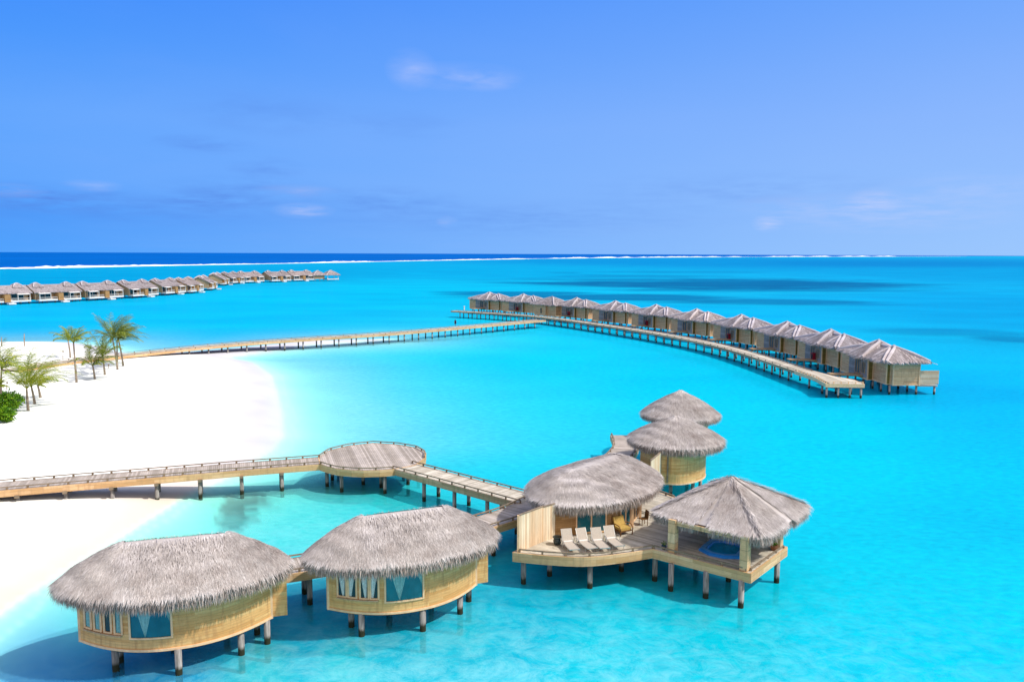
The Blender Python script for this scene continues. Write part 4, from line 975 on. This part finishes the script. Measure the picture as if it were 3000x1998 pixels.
def villa_proto(single=False):
    root = thing('overwater_villa', 'x', 'villa', (0, 0, 0), 0, 'thatched villas along the curved jetty')
    zb, zt = 1.35, 5.05
    if not single:
        body = [(-6.6, -2.6), (2.7, -2.6), (2.7, -1.85), (6.9, -1.85), (6.9, -1.3), (7.8, -1.3), (7.8, 2.5), (-6.6, 2.5)]
    else:
        body = [(-5.0, -2.6), (0.2, -2.6), (0.2, -1.9), (4.2, -1.9), (4.2, 2.6), (-5.0, 2.6)]
    mb = MB(); mb.prism(body, zb, zt); mb.build('wall', 'villa_wall', root)
    mb = MB(); e1 = body[4] if not single else body[3]
    for i in range(len(body)):
        a, b = body[i], body[(i + 1) % len(body)]; mb.bar((*a, zb + 0.1), (*b, zb + 0.1), 0.1, 0.2)
        mb.bar((*a, zb), (*a, zt), 0.16, 0.16)
    mb.build('corner_trim', 'trim', root)
    if not single:
        glazed(root, (0, 0, 0), (-1.3, -2.68), (0.3, -2.68), 1.95, 4.2, 'door', 'blue_glass', 'grey_fascia')
        glazed(root, (0, 0, 0), (0.9, -2.68), (1.9, -2.68), 2.2, 3.9, 'window', 'blue_glass', 'grey_fascia')
        mb = MB()
        for x in np.arange(2.8, 7.0, 0.5): mb.bar((2.75, -1.88, 0), (2.75, -1.88, 0.001), .01, .01) if False else None
        mb = MB(); mb.prism([(-1.0, -7.2), (0.5, -7.2), (1.3, -2.7), (-1.0, -2.7)], 1.72, 1.92); mb.build('entry_deck', 'grey_fascia', root)
        mb = MB(); mb.box((7.78, 3.9, 2.5), (0.08, 2.8, 1.9)); 
        for z in np.arange(1.7, 3.5, 0.22): mb.box((7.84, 3.9, z), (0.04, 2.8, 0.16))
        mb.build('privacy_screen', 'screen', root)
        mb = MB(); mb.prism([(-6.6, 2.55), (7.7, 2.55), (7.7, 5.3), (-6.6, 5.3)], 1.2, 1.4); mb.build('sun_deck', 'cream_deck', root)
        mb = MB(); mb.bar((6.9, 3.5, 4.95), (7.3, 5.3, 4.35), 0.5, 0.06); mb.build('awning', 'white', root)
        mb = MB(); hip(mb, -6.9, 8.4, -3.3, 3.4, -0.6, 3.9, 0.1, 4.92, 6.45)
        hip(mb, -1.5, 2.9, -3.75, 3.3, 0.1, 0.9, -0.1, 4.85, 7.0); hip(mb, 4.2, 8.7, -2.9, 3.6, 4.2, 4.9, 0.2, 4.9, 6.6)
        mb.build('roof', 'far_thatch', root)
        pm_ = MB(); pm_.prism([(-3.6, -2.66), (2.64, -2.66), (2.64, -2.61), (-3.6, -2.61)], 1.6, 4.9); pm_.build('shaded_front_panel', 'panel', root)
        for x_, y0_, y1_ in ((2.72, -2.58, -1.92), (6.92, -1.83, -1.36)):
            om = MB(); om.prism([(x_, y0_), (x_ + 0.04, y0_), (x_ + 0.04, y1_), (x_, y1_)], 1.45, 4.95); om.build('shaded_side_panel', 'olive', root)
        ps = [(x, y) for x in (-6.2, -3.4, -0.6, 2.4, 5.0, 7.5) for y in (-1.6, 2.3)] + [(-3, 5), (2.5, 5), (7.4, 5), (-1.6, -5), (0.2, -4.5)]
    else:
        glazed(root, (0, 0, 0), (-2.2, -2.6), (-1.2, -2.6), 1.95, 3.8, 'door', 'dark_glass', 'trim')
        mb = MB(); hip(mb, -6.0, 5.0, -3.4, 3.5, -0.3, 0.6, 0.1, 4.9, 6.9); mb.build('roof', 'far_thatch', root)
        ps = [(x, y) for x in (-4.6, -1.5, 1.5, 3.9) for y in (-1.7, 2.3)]
    for x, y in ps: pile(root, (0, 0, 0), x, y, 1.3, 0.15)
    return root
VL = ['thatched villa at the far left end of the curved row, beside the bare jetty tip', 'second thatched villa from the far end of the curved row, red cabinet at its door', 'small single-peaked thatched pavilion where the two jetties meet, with sunlit side wall',
      'thatched villa just right of the jetty junction, red cabinet at its door', 'fifth thatched villa from the far end of the curved row', 'sixth thatched villa from the far end, red cabinet at its door', 'fifth thatched villa counting from the near right end of the curved row',
      'fourth thatched villa from the near right end, red cabinet at its door', 'third thatched villa from the near right end of the curved row', 'second thatched villa from the near right end, red cabinet at its door', 'nearest thatched villa at the right end of the curved row, with privacy screen']
proto = None
FR = []
for i in range(11):
    a = math.atan2(TG[i][1], TG[i][0]); FR.append(a); loc = (PK[i][0], PK[i][1], 0)
    if i == 2:
        v = villa_proto(True); v.location = loc; v.rotation_euler = (0, 0, a); v['label'] = VL[i]; v['category'] = 'pavilion'; continue
    if proto is None:
        proto = villa_proto(); proto.location = loc; proto.rotation_euler = (0, 0, a); proto['label'] = VL[i]
    else: dup(proto, loc, a, VL[i])
k = 0
RL = ['small red cabinet at the door of the second villa from the far end', 'small red cabinet at the villa door just right of the jetty junction', 'small red cabinet at the door of the sixth villa from the far end', 'small red cabinet at the door of the fourth villa from the near end', 'small red cabinet at the door of the second villa from the near end']
for i in (1, 3, 5, 7, 9):
    a = FR[i]; lx, ly = 0.55, -3.1
    x = PK[i][0] + lx * math.cos(a) - ly * math.sin(a); y = PK[i][1] + lx * math.sin(a) + ly * math.cos(a)
    root = thing('red_cabinet', RL[k], 'cabinet', (x, y, 1.92), a, 'red cabinets at the villa doors'); k += 1
    mb = MB(); mb.box((0, 0, 0.55), (0.75, 0.5, 1.1)); mb.box((0, 0, 1.13), (0.83, 0.58, 0.07)); mb.build('cabinet_body', 'red', root)
    mb = MB(); mb.box((0.06, -0.27, 0.55), (0.5, 0.04, 0.8)); mb.build('cabinet_door', 'hair', root)

# ------------------------------------------------------------------ the left row of duplex villas
lp = [(28.7, 894), (186.5, 887), (323.4, 879.5), (439.4, 872), (527.5, 864), (590.4, 858.6), (641, 849.5), (675.4, 836), (708.5, 832), (753.8, 829.5), (831, 827), (896, 824.6), (969, 823.3)]
LP = np.array([at(x, y, 0.0)[:2] for x, y in lp])
LT = np.gradient(LP, axis=0)
def duplex(width):
    root = thing('duplex_villa', 'x', 'villa', (0, 0, 0), 0, 'duplex villas in the left row'); W = 8.3
    mb = MB(); mb.prism([(-W, 2.2), (W, 2.2), (W, 10.4), (-W, 10.4)], 1.3, 4.5); mb.build('wall', 'row_wall', root)
    for s in (-1, 1):
        mb = MB(); mb.prism([(s * 1.1, -0.6), (s * W, -0.6), (s * W, 2.15), (s * 1.1, 2.15)][::s], 0.95, 1.5); mb.build('veranda_deck', 'white', root)
        rl = MB(); rl.bar((s * 1.3, -0.55, 2.35), (s * W, -0.55, 2.35), 0.08, 0.08)
        for x in np.arange(1.4, W, 0.45): rl.bar((s * x, -0.55, 1.5), (s * x, -0.55, 2.33), 0.05, 0.05)
        rl.build('veranda_rail', 'white', root)
        aw = MB(); aw.bar((s * 5.9, -0.9, 3.75), (s * 5.9, 2.3, 4.35), 4.4, 0.1); f = aw.build('awning', 'white', root)
        for x in (3.8, 8.0):
            ps_ = MB(); ps_.bar((s * x, -0.6, 1.5), (s * x, -0.6, 3.78), 0.14, 0.14); ps_.build('awning_post', 'white', f)
        glazed(root, (0, 0, 0), (s * 4.6 - 2.2, 2.2), (s * 4.6 + 2.2, 2.2), 1.55, 4.0, 'glass_door', 'dark_glass', 'white')
        for x in (1.8, 5.0, 8.0): pile(root, (0, 0, 0), s * x, 0.2, 1.0, 0.16)
        for x in (2.5, 7.8): pile(root, (0, 0, 0), s * x, 8.5, 1.35, 0.16)
    mb = MB(); mb.prism([(-1.0, -1.0), (1.0, -1.0), (1.0, 2.1), (-1.0, 2.1)], 0.9, 3.8); mb.build('party_wall', 'brown_wall', root)
    mb = MB(); mb.prism([(-0.6, -3.6), (1.9, -3.6), (1.9, -1.6), (-0.6, -1.6)], 0.25, 0.75); mb.build('swim_platform', 'white', root)
    st = MB()
    for k_ in range(4): st.box((1.6 - k_ * 0.1, -1.5 + 0.25 * k_, 0.6 + 0.22 * k_), (0.9, 0.3, 0.08))
    st.build('stairs', 'white', root)
    mb = MB(); e0, e1, yr, y1_, ze_, zr_ = -9.35, 9.35, 6.2, 11.4, 4.3, 7.1
    plane_thatch(mb, [(e0, 0.6, ze_), (e1, 0.6, ze_), (e1, yr, zr_), (e0, yr, zr_)], 9, 0.11, 0.8); plane_thatch(mb, [(e0, yr, zr_), (e1, yr, zr_), (e1, y1_, ze_), (e0, y1_, ze_)], 9, 0.11, 0.8)
    edge_fringe(mb, (e0, 0.6, ze_), (e1, 0.6, ze_), 0.4, 12, 0.12)
    for s in (-1, 1): hip(mb, s * 6.0 - 2.0, s * 6.0 + 2.0, 3.9, 8.5, s * 6.0 - 0.6, s * 6.0 + 0.6, 6.2, 6.35, 7.75, 9)
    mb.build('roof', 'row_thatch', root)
    for s in (-1, 1):
        gb = MB(); x_ = s * 8.9; vs_ = [(x_ - 0.05, 0.9, 1.3), (x_ - 0.05, y1_ - 0.6, 1.3), (x_ - 0.05, y1_ - 0.6, 4.35), (x_ - 0.05, yr, 6.9), (x_ - 0.05, 0.9, 4.15)]
        vs_ += [(v_[0] + 0.1, v_[1], v_[2]) for v_ in vs_]; gb.add(vs_, [(4, 3, 2, 1, 0), (5, 6, 7, 8, 9)] + [(i, (i + 1) % 5, 5 + (i + 1) % 5, 5 + i) for i in range(5)]); gb.build('gable_wall', 'row_wall', root)
    return root
def tip_pavilion():
    root = thing('thatched_pavilion', 'small twin-roofed thatched pavilion at the far right tip of the left row', 'pavilion', (0, 0, 0))
    mb = MB(); mb.prism([(-10.5, 1.5), (-3.0, 1.5), (-3.0, 8.5), (-10.5, 8.5)], 1.4, 4.4); mb.build('wall', 'row_wall', root)
    mb = MB(); hip(mb, -11.8, -2.0, 0.6, 9.6, -7.4, -6.4, 5.0, 4.2, 7.2, 9); mb.build('roof', 'row_thatch', root)
    mb = MB(); hip(mb, -2.6, 8.4, -0.6, 9.4, 2.4, 3.4, 4.4, 4.2, 7.4, 9); mb.build('roof', 'row_thatch', root)
    mb = MB(); mb.prism([(-1.4, 0.2), (7.4, 0.2), (7.4, 8.4), (-1.4, 8.4)], 0.9, 1.5); mb.build('deck', 'white', root)
    for x, y in ((-1.0, 0.6), (7.0, 0.6), (7.0, 8), (-1, 8)):
        c_ = MB(); c_.bar((x, y, 1.5), (x, y, 4.4), 0.3, 0.3); c_.build('column', 'white', root); pile(root, (0, 0, 0), x, y, 1.0, 0.16)
    for x, y in ((-10, 2), (-6.5, 2), (-3.5, 2)): pile(root, (0, 0, 0), x, y, 1.45, 0.16)
    return root
LL = ['duplex villa cut off by the left edge of the photo, in the left row', 'second duplex villa from the left edge, with white awnings', 'third duplex villa from the left edge, with a white swim platform', 'fourth duplex villa from the left edge of the left row', 'fifth duplex villa from the left edge of the left row', 'sixth duplex villa from the left, before the bend in the row', 'duplex villa at the bend of the left row, showing its side wall', 'first duplex villa beyond the bend, mostly hidden by roofs', 'fourth duplex villa before the small pavilion at the far tip of the left row', 'third duplex villa before the small pavilion at the far tip of the left row', 'second duplex villa before the small pavilion at the far tip of the left row', 'duplex villa right beside the small pavilion at the far tip of the left row', 'last small thatched villa at the far right tip of the left row']
dp_ = None
for i in range(13):
    a = math.atan2(LT[i][1], LT[i][0]); sp = np.linalg.norm(LT[i])
    loc = (LP[i][0] - math.sin(a) * 2.5, LP[i][1] + math.cos(a) * 2.5, 0)
    if i == 12:
        tp_ = tip_pavilion(); tp_.location = loc; tp_.rotation_euler = (0, 0, a); continue
    if dp_ is None: dp_ = duplex(1); dp_.location = loc; dp_.rotation_euler = (0, 0, a); dp_['label'] = LL[i]; v = dp_
    else: v = dup(dp_, loc, a, LL[i])
    print('row', i, np.round(LP[i], 1), round(math.degrees(a), 1), round(sp, 1))

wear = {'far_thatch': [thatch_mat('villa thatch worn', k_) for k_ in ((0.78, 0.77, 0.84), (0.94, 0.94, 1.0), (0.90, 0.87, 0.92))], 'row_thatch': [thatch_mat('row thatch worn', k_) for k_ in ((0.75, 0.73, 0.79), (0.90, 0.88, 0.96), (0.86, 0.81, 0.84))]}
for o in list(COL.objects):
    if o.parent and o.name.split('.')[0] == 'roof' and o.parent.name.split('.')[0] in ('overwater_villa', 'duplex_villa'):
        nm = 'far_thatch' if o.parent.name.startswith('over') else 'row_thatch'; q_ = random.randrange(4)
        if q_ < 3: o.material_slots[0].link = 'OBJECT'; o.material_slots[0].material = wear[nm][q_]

# ------------------------------------------------------------------ palms and shrubs on the beach
def palm(label, base, top, crown, nf, upright=0.5, dark=False, wind=(0.5, 0.1), seed=0, sparse=1.0, cone=None):
    """base/top: surveyed photo points of the trunk; crown: frond length in metres"""
    R_ = random.Random(seed)
    b = at(*base, 1.6); b[2] = float(ground_z(np.array([b[0]]), np.array([b[1]]))[0]) - 0.05
    dist = b[1]; m_px = F / (dist * 1.01)
    hgt = (base[1] - top[1]) / m_px; lean = (top[0] - base[0]) / m_px
    root = thing('palm_tree', label, 'palm tree', tuple(b), 0, 'palm trees on the beach')
    ly = R_.uniform(-0.3, 0.3)
    pts = [(lean * u ** 1.4, ly * u, hgt * u) for u in np.linspace(0, 1, 9)]
    mb = MB(); mb.tube(pts, [0.17 - 0.07 * u for u in np.linspace(0, 1, 9)], 8); mb.build('trunk', 'trunk', root, smooth=True)
    c = np.array(pts[-1]); fm = MB()
    nf += 2
    for k in range(nf):
        az_ = TAU * (k * 0.382 + R_.uniform(-0.06, 0.06)); u = (k + 0.5) / nf
        el = math.radians(78 - 62 * u * (1.25 - 0.55 * min(upright, 1.0)) + R_.uniform(-9, 9))
        Lf = crown * R_.uniform(0.85, 1.2); d = np.array([math.cos(az_) * math.cos(el) + wind[0] * 0.30, math.sin(az_) * math.cos(el) + wind[1] * 0.3, math.sin(el)]); d /= np.linalg.norm(d)
        p = c.copy(); n_ = 16; path = [p.copy()]; droop = R_.uniform(0.10, 0.20)
        for i in range(n_):
            f = i / n_; d = d + np.array([wind[0] * 0.07, wind[1] * 0.07, -droop * (0.15 + 1.1 * f * f)]); d /= np.linalg.norm(d); p = p + d * Lf / n_; path.append(p.copy())
        fm.tube(path, [0.035 - 0.028 * i / n_ for i in range(n_ + 1)], 4, cap=False)
        for i in range(3, n_ + 1):
            dd = path[i] - path[i - 1]; dd /= np.linalg.norm(dd); s = np.cross(dd, [0, 0, 1.0]); s /= (np.linalg.norm(s) + 1e-9); u_ = np.cross(s, dd)
            f = i / n_; ll = Lf * 0.20 * (math.sin(math.pi * (0.10 + 0.78 * f)) + 0.15)
            for sub in (0.0, 0.33, 0.66):
                if R_.random() > sparse * 0.93: continue
                q = path[i] * (1 - sub) + path[i - 1] * sub
                for sg in (-1, 1):
                    t = dd * 0.85 + s * sg * 0.55 + np.array([wind[0] * 0.3, wind[1] * 0.3, -0.62 * R_.uniform(0.5, 1.2)]); t /= np.linalg.norm(t); w = 0.045
                    wv_ = np.cross(t, u_); wv_ /= (np.linalg.norm(wv_) + 1e-9); l = ll * R_.uniform(0.75, 1.2)
                    fm.add([q - wv_ * w * 0.5, q + wv_ * w * 0.5, q + t * l * 0.6 + wv_ * w * 0.35, q + t * l, q + t * l * 0.6 - wv_ * w * 0.35], [(0, 1, 2, 3, 4)])
    fm.build('crown', 'frond_dark' if dark else 'frond', root)
    return root
mz = lambda x, y: (x / 3.92, 880 + y / 3.92)
palm('tall slim palm with a pale straight trunk and long shadow at its left', mz(880, 945), mz(880, 480), 3.0, 13, 0.9, seed=1, wind=(0.2, 0.1))
palm('thin leaning palm with a small windblown crown, behind the tall slim palm', mz(808, 650), mz(783, 450), 3.0, 9, 0.5, seed=2, wind=(-0.2, 0.2))
palm('short palm with low spreading dark green fronds', mz(1090, 905), mz(1080, 745), 3.5, 17, 0.75, True, seed=3)
palm('medium palm with narrow upright crown, right of the short dark palm', mz(1205, 855), mz(1198, 640), 4.0, 14, 1.0, True, seed=4, wind=(0.1, 0.1))
palm('tallest palm of the rear clump with a dense windswept crown', mz(1350, 795), mz(1308, 440), 4.3, 19, 0.8, True, seed=5, wind=(0.35, 0.1))
palm('palm in the middle of the rear clump, crown merged with its neighbours', mz(1345, 740), mz(1352, 470), 3.8, 14, 0.75, seed=6, wind=(0.5, 0.1))
palm('rightmost palm of the rear clump, fronds bent to the right', mz(1415, 750), mz(1378, 440), 4.5, 17, 0.6, True, seed=7, wind=(0.7, 0.1))
palm('front palm with a bright upright yellow-green crown beside the bushes', mz(325, 1270), mz(332, 1010), 5.4, 16, 1.1, seed=8, wind=(0.2, 0.1))
palm('palm just behind the bright front palm, leaning left', mz(400, 1195), mz(374, 990), 3.9, 14, 0.8, seed=9, wind=(0.5, 0.1))
palm('small sparse young palm right of the front palms', mz(465, 1125), mz(440, 980), 1.9, 9, 0.6, seed=10)
palm('palm at the left photo edge with broad olive fronds', mz(10, 1090), mz(40, 790), 3.7, 17, 0.7, seed=11, wind=(0.5, 0.1))
palm('low palm cut by the left photo edge above the bushes', mz(-30, 1120), mz(-20, 1000), 1.6, 10, 0.5, seed=12)
def shrub(label, c, r, n, h):
    p = at(*c, 1.7); g = float(ground_z(np.array([p[0]]), np.array([p[1]]))[0])
    root = thing('bush', label, 'bush', (p[0], p[1], g), 0, 'bushes at the left edge'); mb = MB(); st = MB()
    for k_ in range(9):
        a = TAU * k_ / 9 + 0.3; q = (math.cos(a) * r * 0.5 * (k_ % 3) / 2, math.sin(a) * r * 0.5 * (k_ % 3) / 2, h * (0.35 + 0.3 * random.random()))
        leafball(mb, q, r * 0.62, n, 0.42, h / r * 0.55); st.tube([(0, 0, 0), q], [0.05, 0.02], 5)
    mb.build('foliage', 'bush', root); st.build('stem', 'trunk', root)
shrub('larger dark green bush behind the bright bush at the left edge', (22, 1208), 1.9, 260, 2.4)
shrub('bright green bush in front at the left edge of the sand', (12, 1236), 1.15, 230, 1.6)
for lab, b, t, nm in [('bare grey trunk standing at the far shore left of the palms', mz(280, 520), mz(287, 375), 'bare_trunk'), ('bare grey trunk at the far shore, at the left photo edge', mz(17, 530), mz(17, 420), 'bare_trunk'),
                      ('thin white pole stuck in the open sand', mz(1780, 1060), mz(1778, 895), 'white_pole'), ('small dark marker stake in sand behind the palms', mz(722, 680), mz(724, 590), 'marker_stake'),
                      ('low marker stake right of the medium palm', mz(1242, 790), mz(1240, 750), 'marker_stake'), ('pale marker stake beside the left edge palm', mz(78, 1040), mz(75, 960), 'marker_stake')]:
    q = at(*b, 1.5); g = float(ground_z(np.array([q[0]]), np.array([q[1]]))[0]); h = (b[1] - t[1]) * q[1] * 1.01 / F
    r = 0.13 if nm == 'bare_trunk' else 0.035 if nm == 'white_pole' else 0.06
    mb = MB(); mb.tube([(q[0], q[1], g - 0.2), (q[0] + 0.05, q[1], g + h * 0.5), (q[0] + 0.12, q[1], g + h)], [r, r * 0.85, r * 0.55], 7)
    if nm == 'marker_stake': mb.box((q[0] + 0.12, q[1], g + h), (0.26, 0.05, 0.2))
    tag(mb.build(nm, 'white' if nm == 'white_pole' else 'trunk' if nm == 'bare_trunk' else 'rail'), lab, nm.split('_')[1], None)

# ------------------------------------------------------------------ the person on the jetty
def skin_obj(name, verts, edges, radii, m, parent, root_i=0):
    me = bpy.data.meshes.new(name); me.from_pydata(verts, edges, []); o = bpy.data.objects.new(name, me); COL.objects.link(o)
    md = o.modifiers.new('skin', 'SKIN'); 
    if not me.skin_vertices: me.skin_vertices.new()
    for i, r in enumerate(radii):
        sv = me.skin_vertices[0].data[i]; sv.radius = (r, r) if not hasattr(r, '__len__') else r; sv.use_root = i == root_i
    s = o.modifiers.new('sub', 'SUBSURF'); s.levels = 1; s.render_levels = 2
    me.materials.append(MT[m]); o.parent = parent; return o
pp = at(1334, 955.5, 2.0)
person = thing('person', 'person in dark navy clothes standing on the long jetty', 'person', (pp[0], pp[1], 2.0), math.radians(40))
V = [(0, 0, 0.92), (0, 0, 1.12), (0, 0, 1.36), (0, 0, 1.47), (0, 0.01, 1.56), (0, 0.01, 1.68)]
E_ = [(0, 1), (1, 2), (2, 3), (3, 4), (4, 5)]; Rr = [(0.15, 0.11), (0.13, 0.10), (0.16, 0.10), 0.055, 0.09, 0.08]
for s in (-1, 1):
    o = len(V); V += [(s * 0.19, 0, 1.38), (s * 0.25, 0.02, 1.12), (s * 0.26, -0.05, 0.88), (s * 0.26, -0.08, 0.80)]; E_ += [(2, o), (o, o + 1), (o + 1, o + 2), (o + 2, o + 3)]; Rr += [0.06, 0.045, 0.035, 0.03]
    o = len(V); V += [(s * 0.10, 0, 0.84), (s * 0.11, -0.03, 0.48), (s * 0.12, 0.02, 0.08), (s * 0.12, -0.13, 0.04)]; E_ += [(0, o), (o, o + 1), (o + 1, o + 2), (o + 2, o + 3)]; Rr += [0.09, 0.06, 0.04, 0.035]
skin_obj('body', V, E_, Rr, 'skin', person)
hm = MB(); hm.lathe([(0.05, 1.70), (0.105, 1.66), (0.115, 1.60), (0.10, 1.53)][::-1], (0, 0.03, 0), 12); hm.build('hair', 'hair', person, smooth=True)
sh = MB(); sh.lathe([(0.30, 0.62), (0.24, 0.85), (0.19, 1.08), (0.22, 1.32), (0.12, 1.45)], n=14); sh.build('dress', 'navy', person, smooth=True)
for s in (-1, 1):
    sl = MB(); sl.tube([(s * 0.16, 0, 1.40), (s * 0.25, 0.01, 1.15)], [0.085, 0.07], 8); sl.build('sleeve', 'navy', person, smooth=True)

# ------------------------------------------------------------------ daylight
SUN = np.array([0.85, -0.20, 1.0]); SUN /= np.linalg.norm(SUN)
EL = math.asin(SUN[2]); ROT = math.atan2(SUN[0], SUN[1])
sd_ = bpy.data.lights.new('sun', 'SUN'); sd_.energy = 4.4; sd_.angle = math.radians(0.53); sd_.color = (1.0, 0.955, 0.87)
so = bpy.data.objects.new('sun', sd_); COL.objects.link(so); so.rotation_euler = Vector(-SUN).to_track_quat('-Z', 'Y').to_euler()
so.location = (60, -40, 120)
wd_ = bpy.data.worlds.new("World"); S.world = wd_; wd_.use_nodes = True
nt = wd_.node_tree; nt.nodes.clear(); out = nt.nodes.new('ShaderNodeOutputWorld')
sky = nt.nodes.new('ShaderNodeTexSky'); sky.sky_type = 'NISHITA'; sky.sun_disc = False; sky.sun_elevation = EL; sky.sun_rotation = ROT; sky.altitude = 20
sky.air_density = 1.0; sky.dust_density = 0.4; sky.ozone_density = 1.6
tc = nt.nodes.new('ShaderNodeTexCoord'); sp_ = nt.nodes.new('ShaderNodeSeparateXYZ'); L(nt, tc.outputs['Generated'], sp_.inputs[0])
# the physical sky graded to the deep tropical blue of the day, with thin high cloud wisps
zc = math_(nt, 'MAXIMUM', sp_.outputs['Z'], 0.0)
left = ramp(nt, zc, [(0.0, lin((76, 162, 255))), (0.04, lin((74, 154, 251))), (0.078, lin((96, 166, 255))), (0.15, lin((98, 166, 255))), (0.225, lin((74, 152, 254))), (0.29, lin((58, 140, 253))), (0.42, lin((84, 150, 250))), (0.8, (0.46, 0.52, 0.72))])  # pale top stops added above the view as neutral fill light
right = ramp(nt, zc, [(0.0, lin((154, 199, 255))), (0.15, lin((138, 183, 255))), (0.29, lin((108, 166, 254))), (0.42, lin((140, 180, 250))), (0.8, (0.48, 0.54, 0.72))])
side = ramp(nt, math_(nt, 'ADD', math_(nt, 'MULTIPLY', sp_.outputs['X'], 0.85), 0.5), [(0.05, 0.0), (0.95, 1.0)])
grade = mix(nt, side, left, right)
# glow added around the sun, out of view, as fill for shaded sides
dt = N(nt, 'ShaderNodeVectorMath', operation='DOT_PRODUCT'); L(nt, tc.outputs['Generated'], dt.inputs[0]); dt.inputs[1].default_value = tuple(SUN)
gl_ = math_(nt, 'MULTIPLY', math_(nt, 'POWER', math_(nt, 'MAXIMUM', dt.outputs['Value'], 0.0), 9.0), 1.5)
grade = mix(nt, gl_, grade, (1.0, 0.94, 0.84), 'ADD')
# warm fill light added to the unseen sky behind the viewer
bk_ = math_(nt, 'MAXIMUM', math_(nt, 'SUBTRACT', math_(nt, 'MULTIPLY', sp_.outputs['Y'], -1.0), 0.05), 0.0)
bk_ = math_(nt, 'MINIMUM', math_(nt, 'MULTIPLY', bk_, 1.5), 0.72)
grade = mix(nt, bk_, grade, (1.15, 0.98, 0.78))
sc_ = N(nt, 'ShaderNodeVectorMath', operation='SCALE', i_Scale=10.0); L(nt, grade, sc_.inputs[0])
c = mix(nt, 0.98, sky.outputs[0], sc_.outputs[0])
zz_ = math_(nt, 'ADD', zc, 0.10)
cm_ = N(nt, 'ShaderNodeCombineXYZ'); L(nt, math_(nt, 'DIVIDE', sp_.outputs['X'], zz_), cm_.inputs[0]); L(nt, math_(nt, 'DIVIDE', sp_.outputs['Y'], zz_), cm_.inputs[1])
n1 = N(nt, 'ShaderNodeTexNoise', i_Scale=0.75, i_Detail=9.0, i_Roughness=0.62, i_Distortion=0.5); L(nt, cm_.outputs[0], n1.inputs['Vector'])
n2 = N(nt, 'ShaderNodeTexNoise', i_Scale=3.2, i_Detail=8.0, i_Roughness=0.6); L(nt, cm_.outputs[0], n2.inputs['Vector'])
def wisp(px, py, w, h, k):
    d = fw + (px - CX) / F * rt - (py - CY) / F * up; d = d / np.linalg.norm(d)
    s = N(nt, 'ShaderNodeVectorMath', operation='SUBTRACT'); L(nt, tc.outputs['Generated'], s.inputs[0]); s.inputs[1].default_value = tuple(d)
    m_ = N(nt, 'ShaderNodeVectorMath', operation='MULTIPLY'); L(nt, s.outputs[0], m_.inputs[0]); m_.inputs[1].default_value = (F / w, 0.5, F / h)
    l = N(nt, 'ShaderNodeVectorMath', operation='LENGTH'); L(nt, m_.outputs[0], l.inputs[0])
    f = math_(nt, 'SUBTRACT', 1.0, l.outputs['Value']); f = math_(nt, 'MAXIMUM', f, 0.0)
    f = math_(nt, 'MULTIPLY', f, ramp(nt, n2.outputs[0], [(0.36, 0.0), (0.66, 1.0)])); return math_(nt, 'MULTIPLY', f, k)
white = None
for a_ in [(1350, 225, 190, 42, 0.36), (1205, 205, 75, 60, 0.36), (1420, 240, 110, 30, 0.3), (2560, 590, 70, 40, 0.45), (2250, 655, 45, 28, 0.6), (2600, 635, 330, 50, 0.3), (890, 618, 90, 24, 0.6), (270, 545, 70, 18, 0.3), (870, 560, 120, 22, 0.25), (2820, 560, 200, 60, 0.25), (2420, 600, 260, 40, 0.25), (1310, 650, 35, 18, 0.4), (40, 560, 70, 20, 0.3)]:
    w_ = wisp(*a_); white = w_ if white is None else math_(nt, 'ADD', white, w_)
dark = None
for a_ in [(90, 580, 230, 45, 0.6), (600, 424, 140, 30, 0.5), (780, 495, 110, 40, 0.4), (740, 560, 260, 45, 0.5), (620, 590, 170, 30, 0.45), (1130, 590, 240, 50, 0.4), (760, 330, 240, 70, 0.3), (1120, 365, 280, 50, 0.25), (400, 610, 520, 50, 0.35), (1500, 640, 700, 60, 0.25), (2150, 560, 500, 60, 0.25)]:
    w_ = wisp(*a_); dark = w_ if dark is None else math_(nt, 'ADD', dark, w_)
veil = math_(nt, 'MULTIPLY', ramp(nt, n1.outputs[0], [(0.45, 0.0), (0.75, 1.0)]), 0.04)
c = mix(nt, veil, c, tuple(10 * lin((176, 200, 252))))
c = mix(nt, math_(nt, 'MINIMUM', dark, 0.8), c, tuple(10 * lin((86, 132, 224))))
c = mix(nt, math_(nt, 'MINIMUM', white, 0.85), c, tuple(10 * lin((206, 214, 252))))
bg = nt.nodes.new('ShaderNodeBackground'); bg.inputs[1].default_value = 0.1; L(nt, c, bg.inputs[0]); L(nt, bg.outputs[0], out.inputs[0])
#@@WORLD@@
S.view_settings.view_transform = 'Standard'; S.view_settings.look = 'None'; S.view_settings.exposure = 0; S.view_settings.gamma = 1
S.render.engine = 'CYCLES'; S.cycles.max_bounces = 6; S.cycles.transparent_max_bounces = 12; S.cycles.caustics_reflective = False; S.cycles.caustics_refractive = False
S.render.resolution_x = 1024; S.render.resolution_y = 681
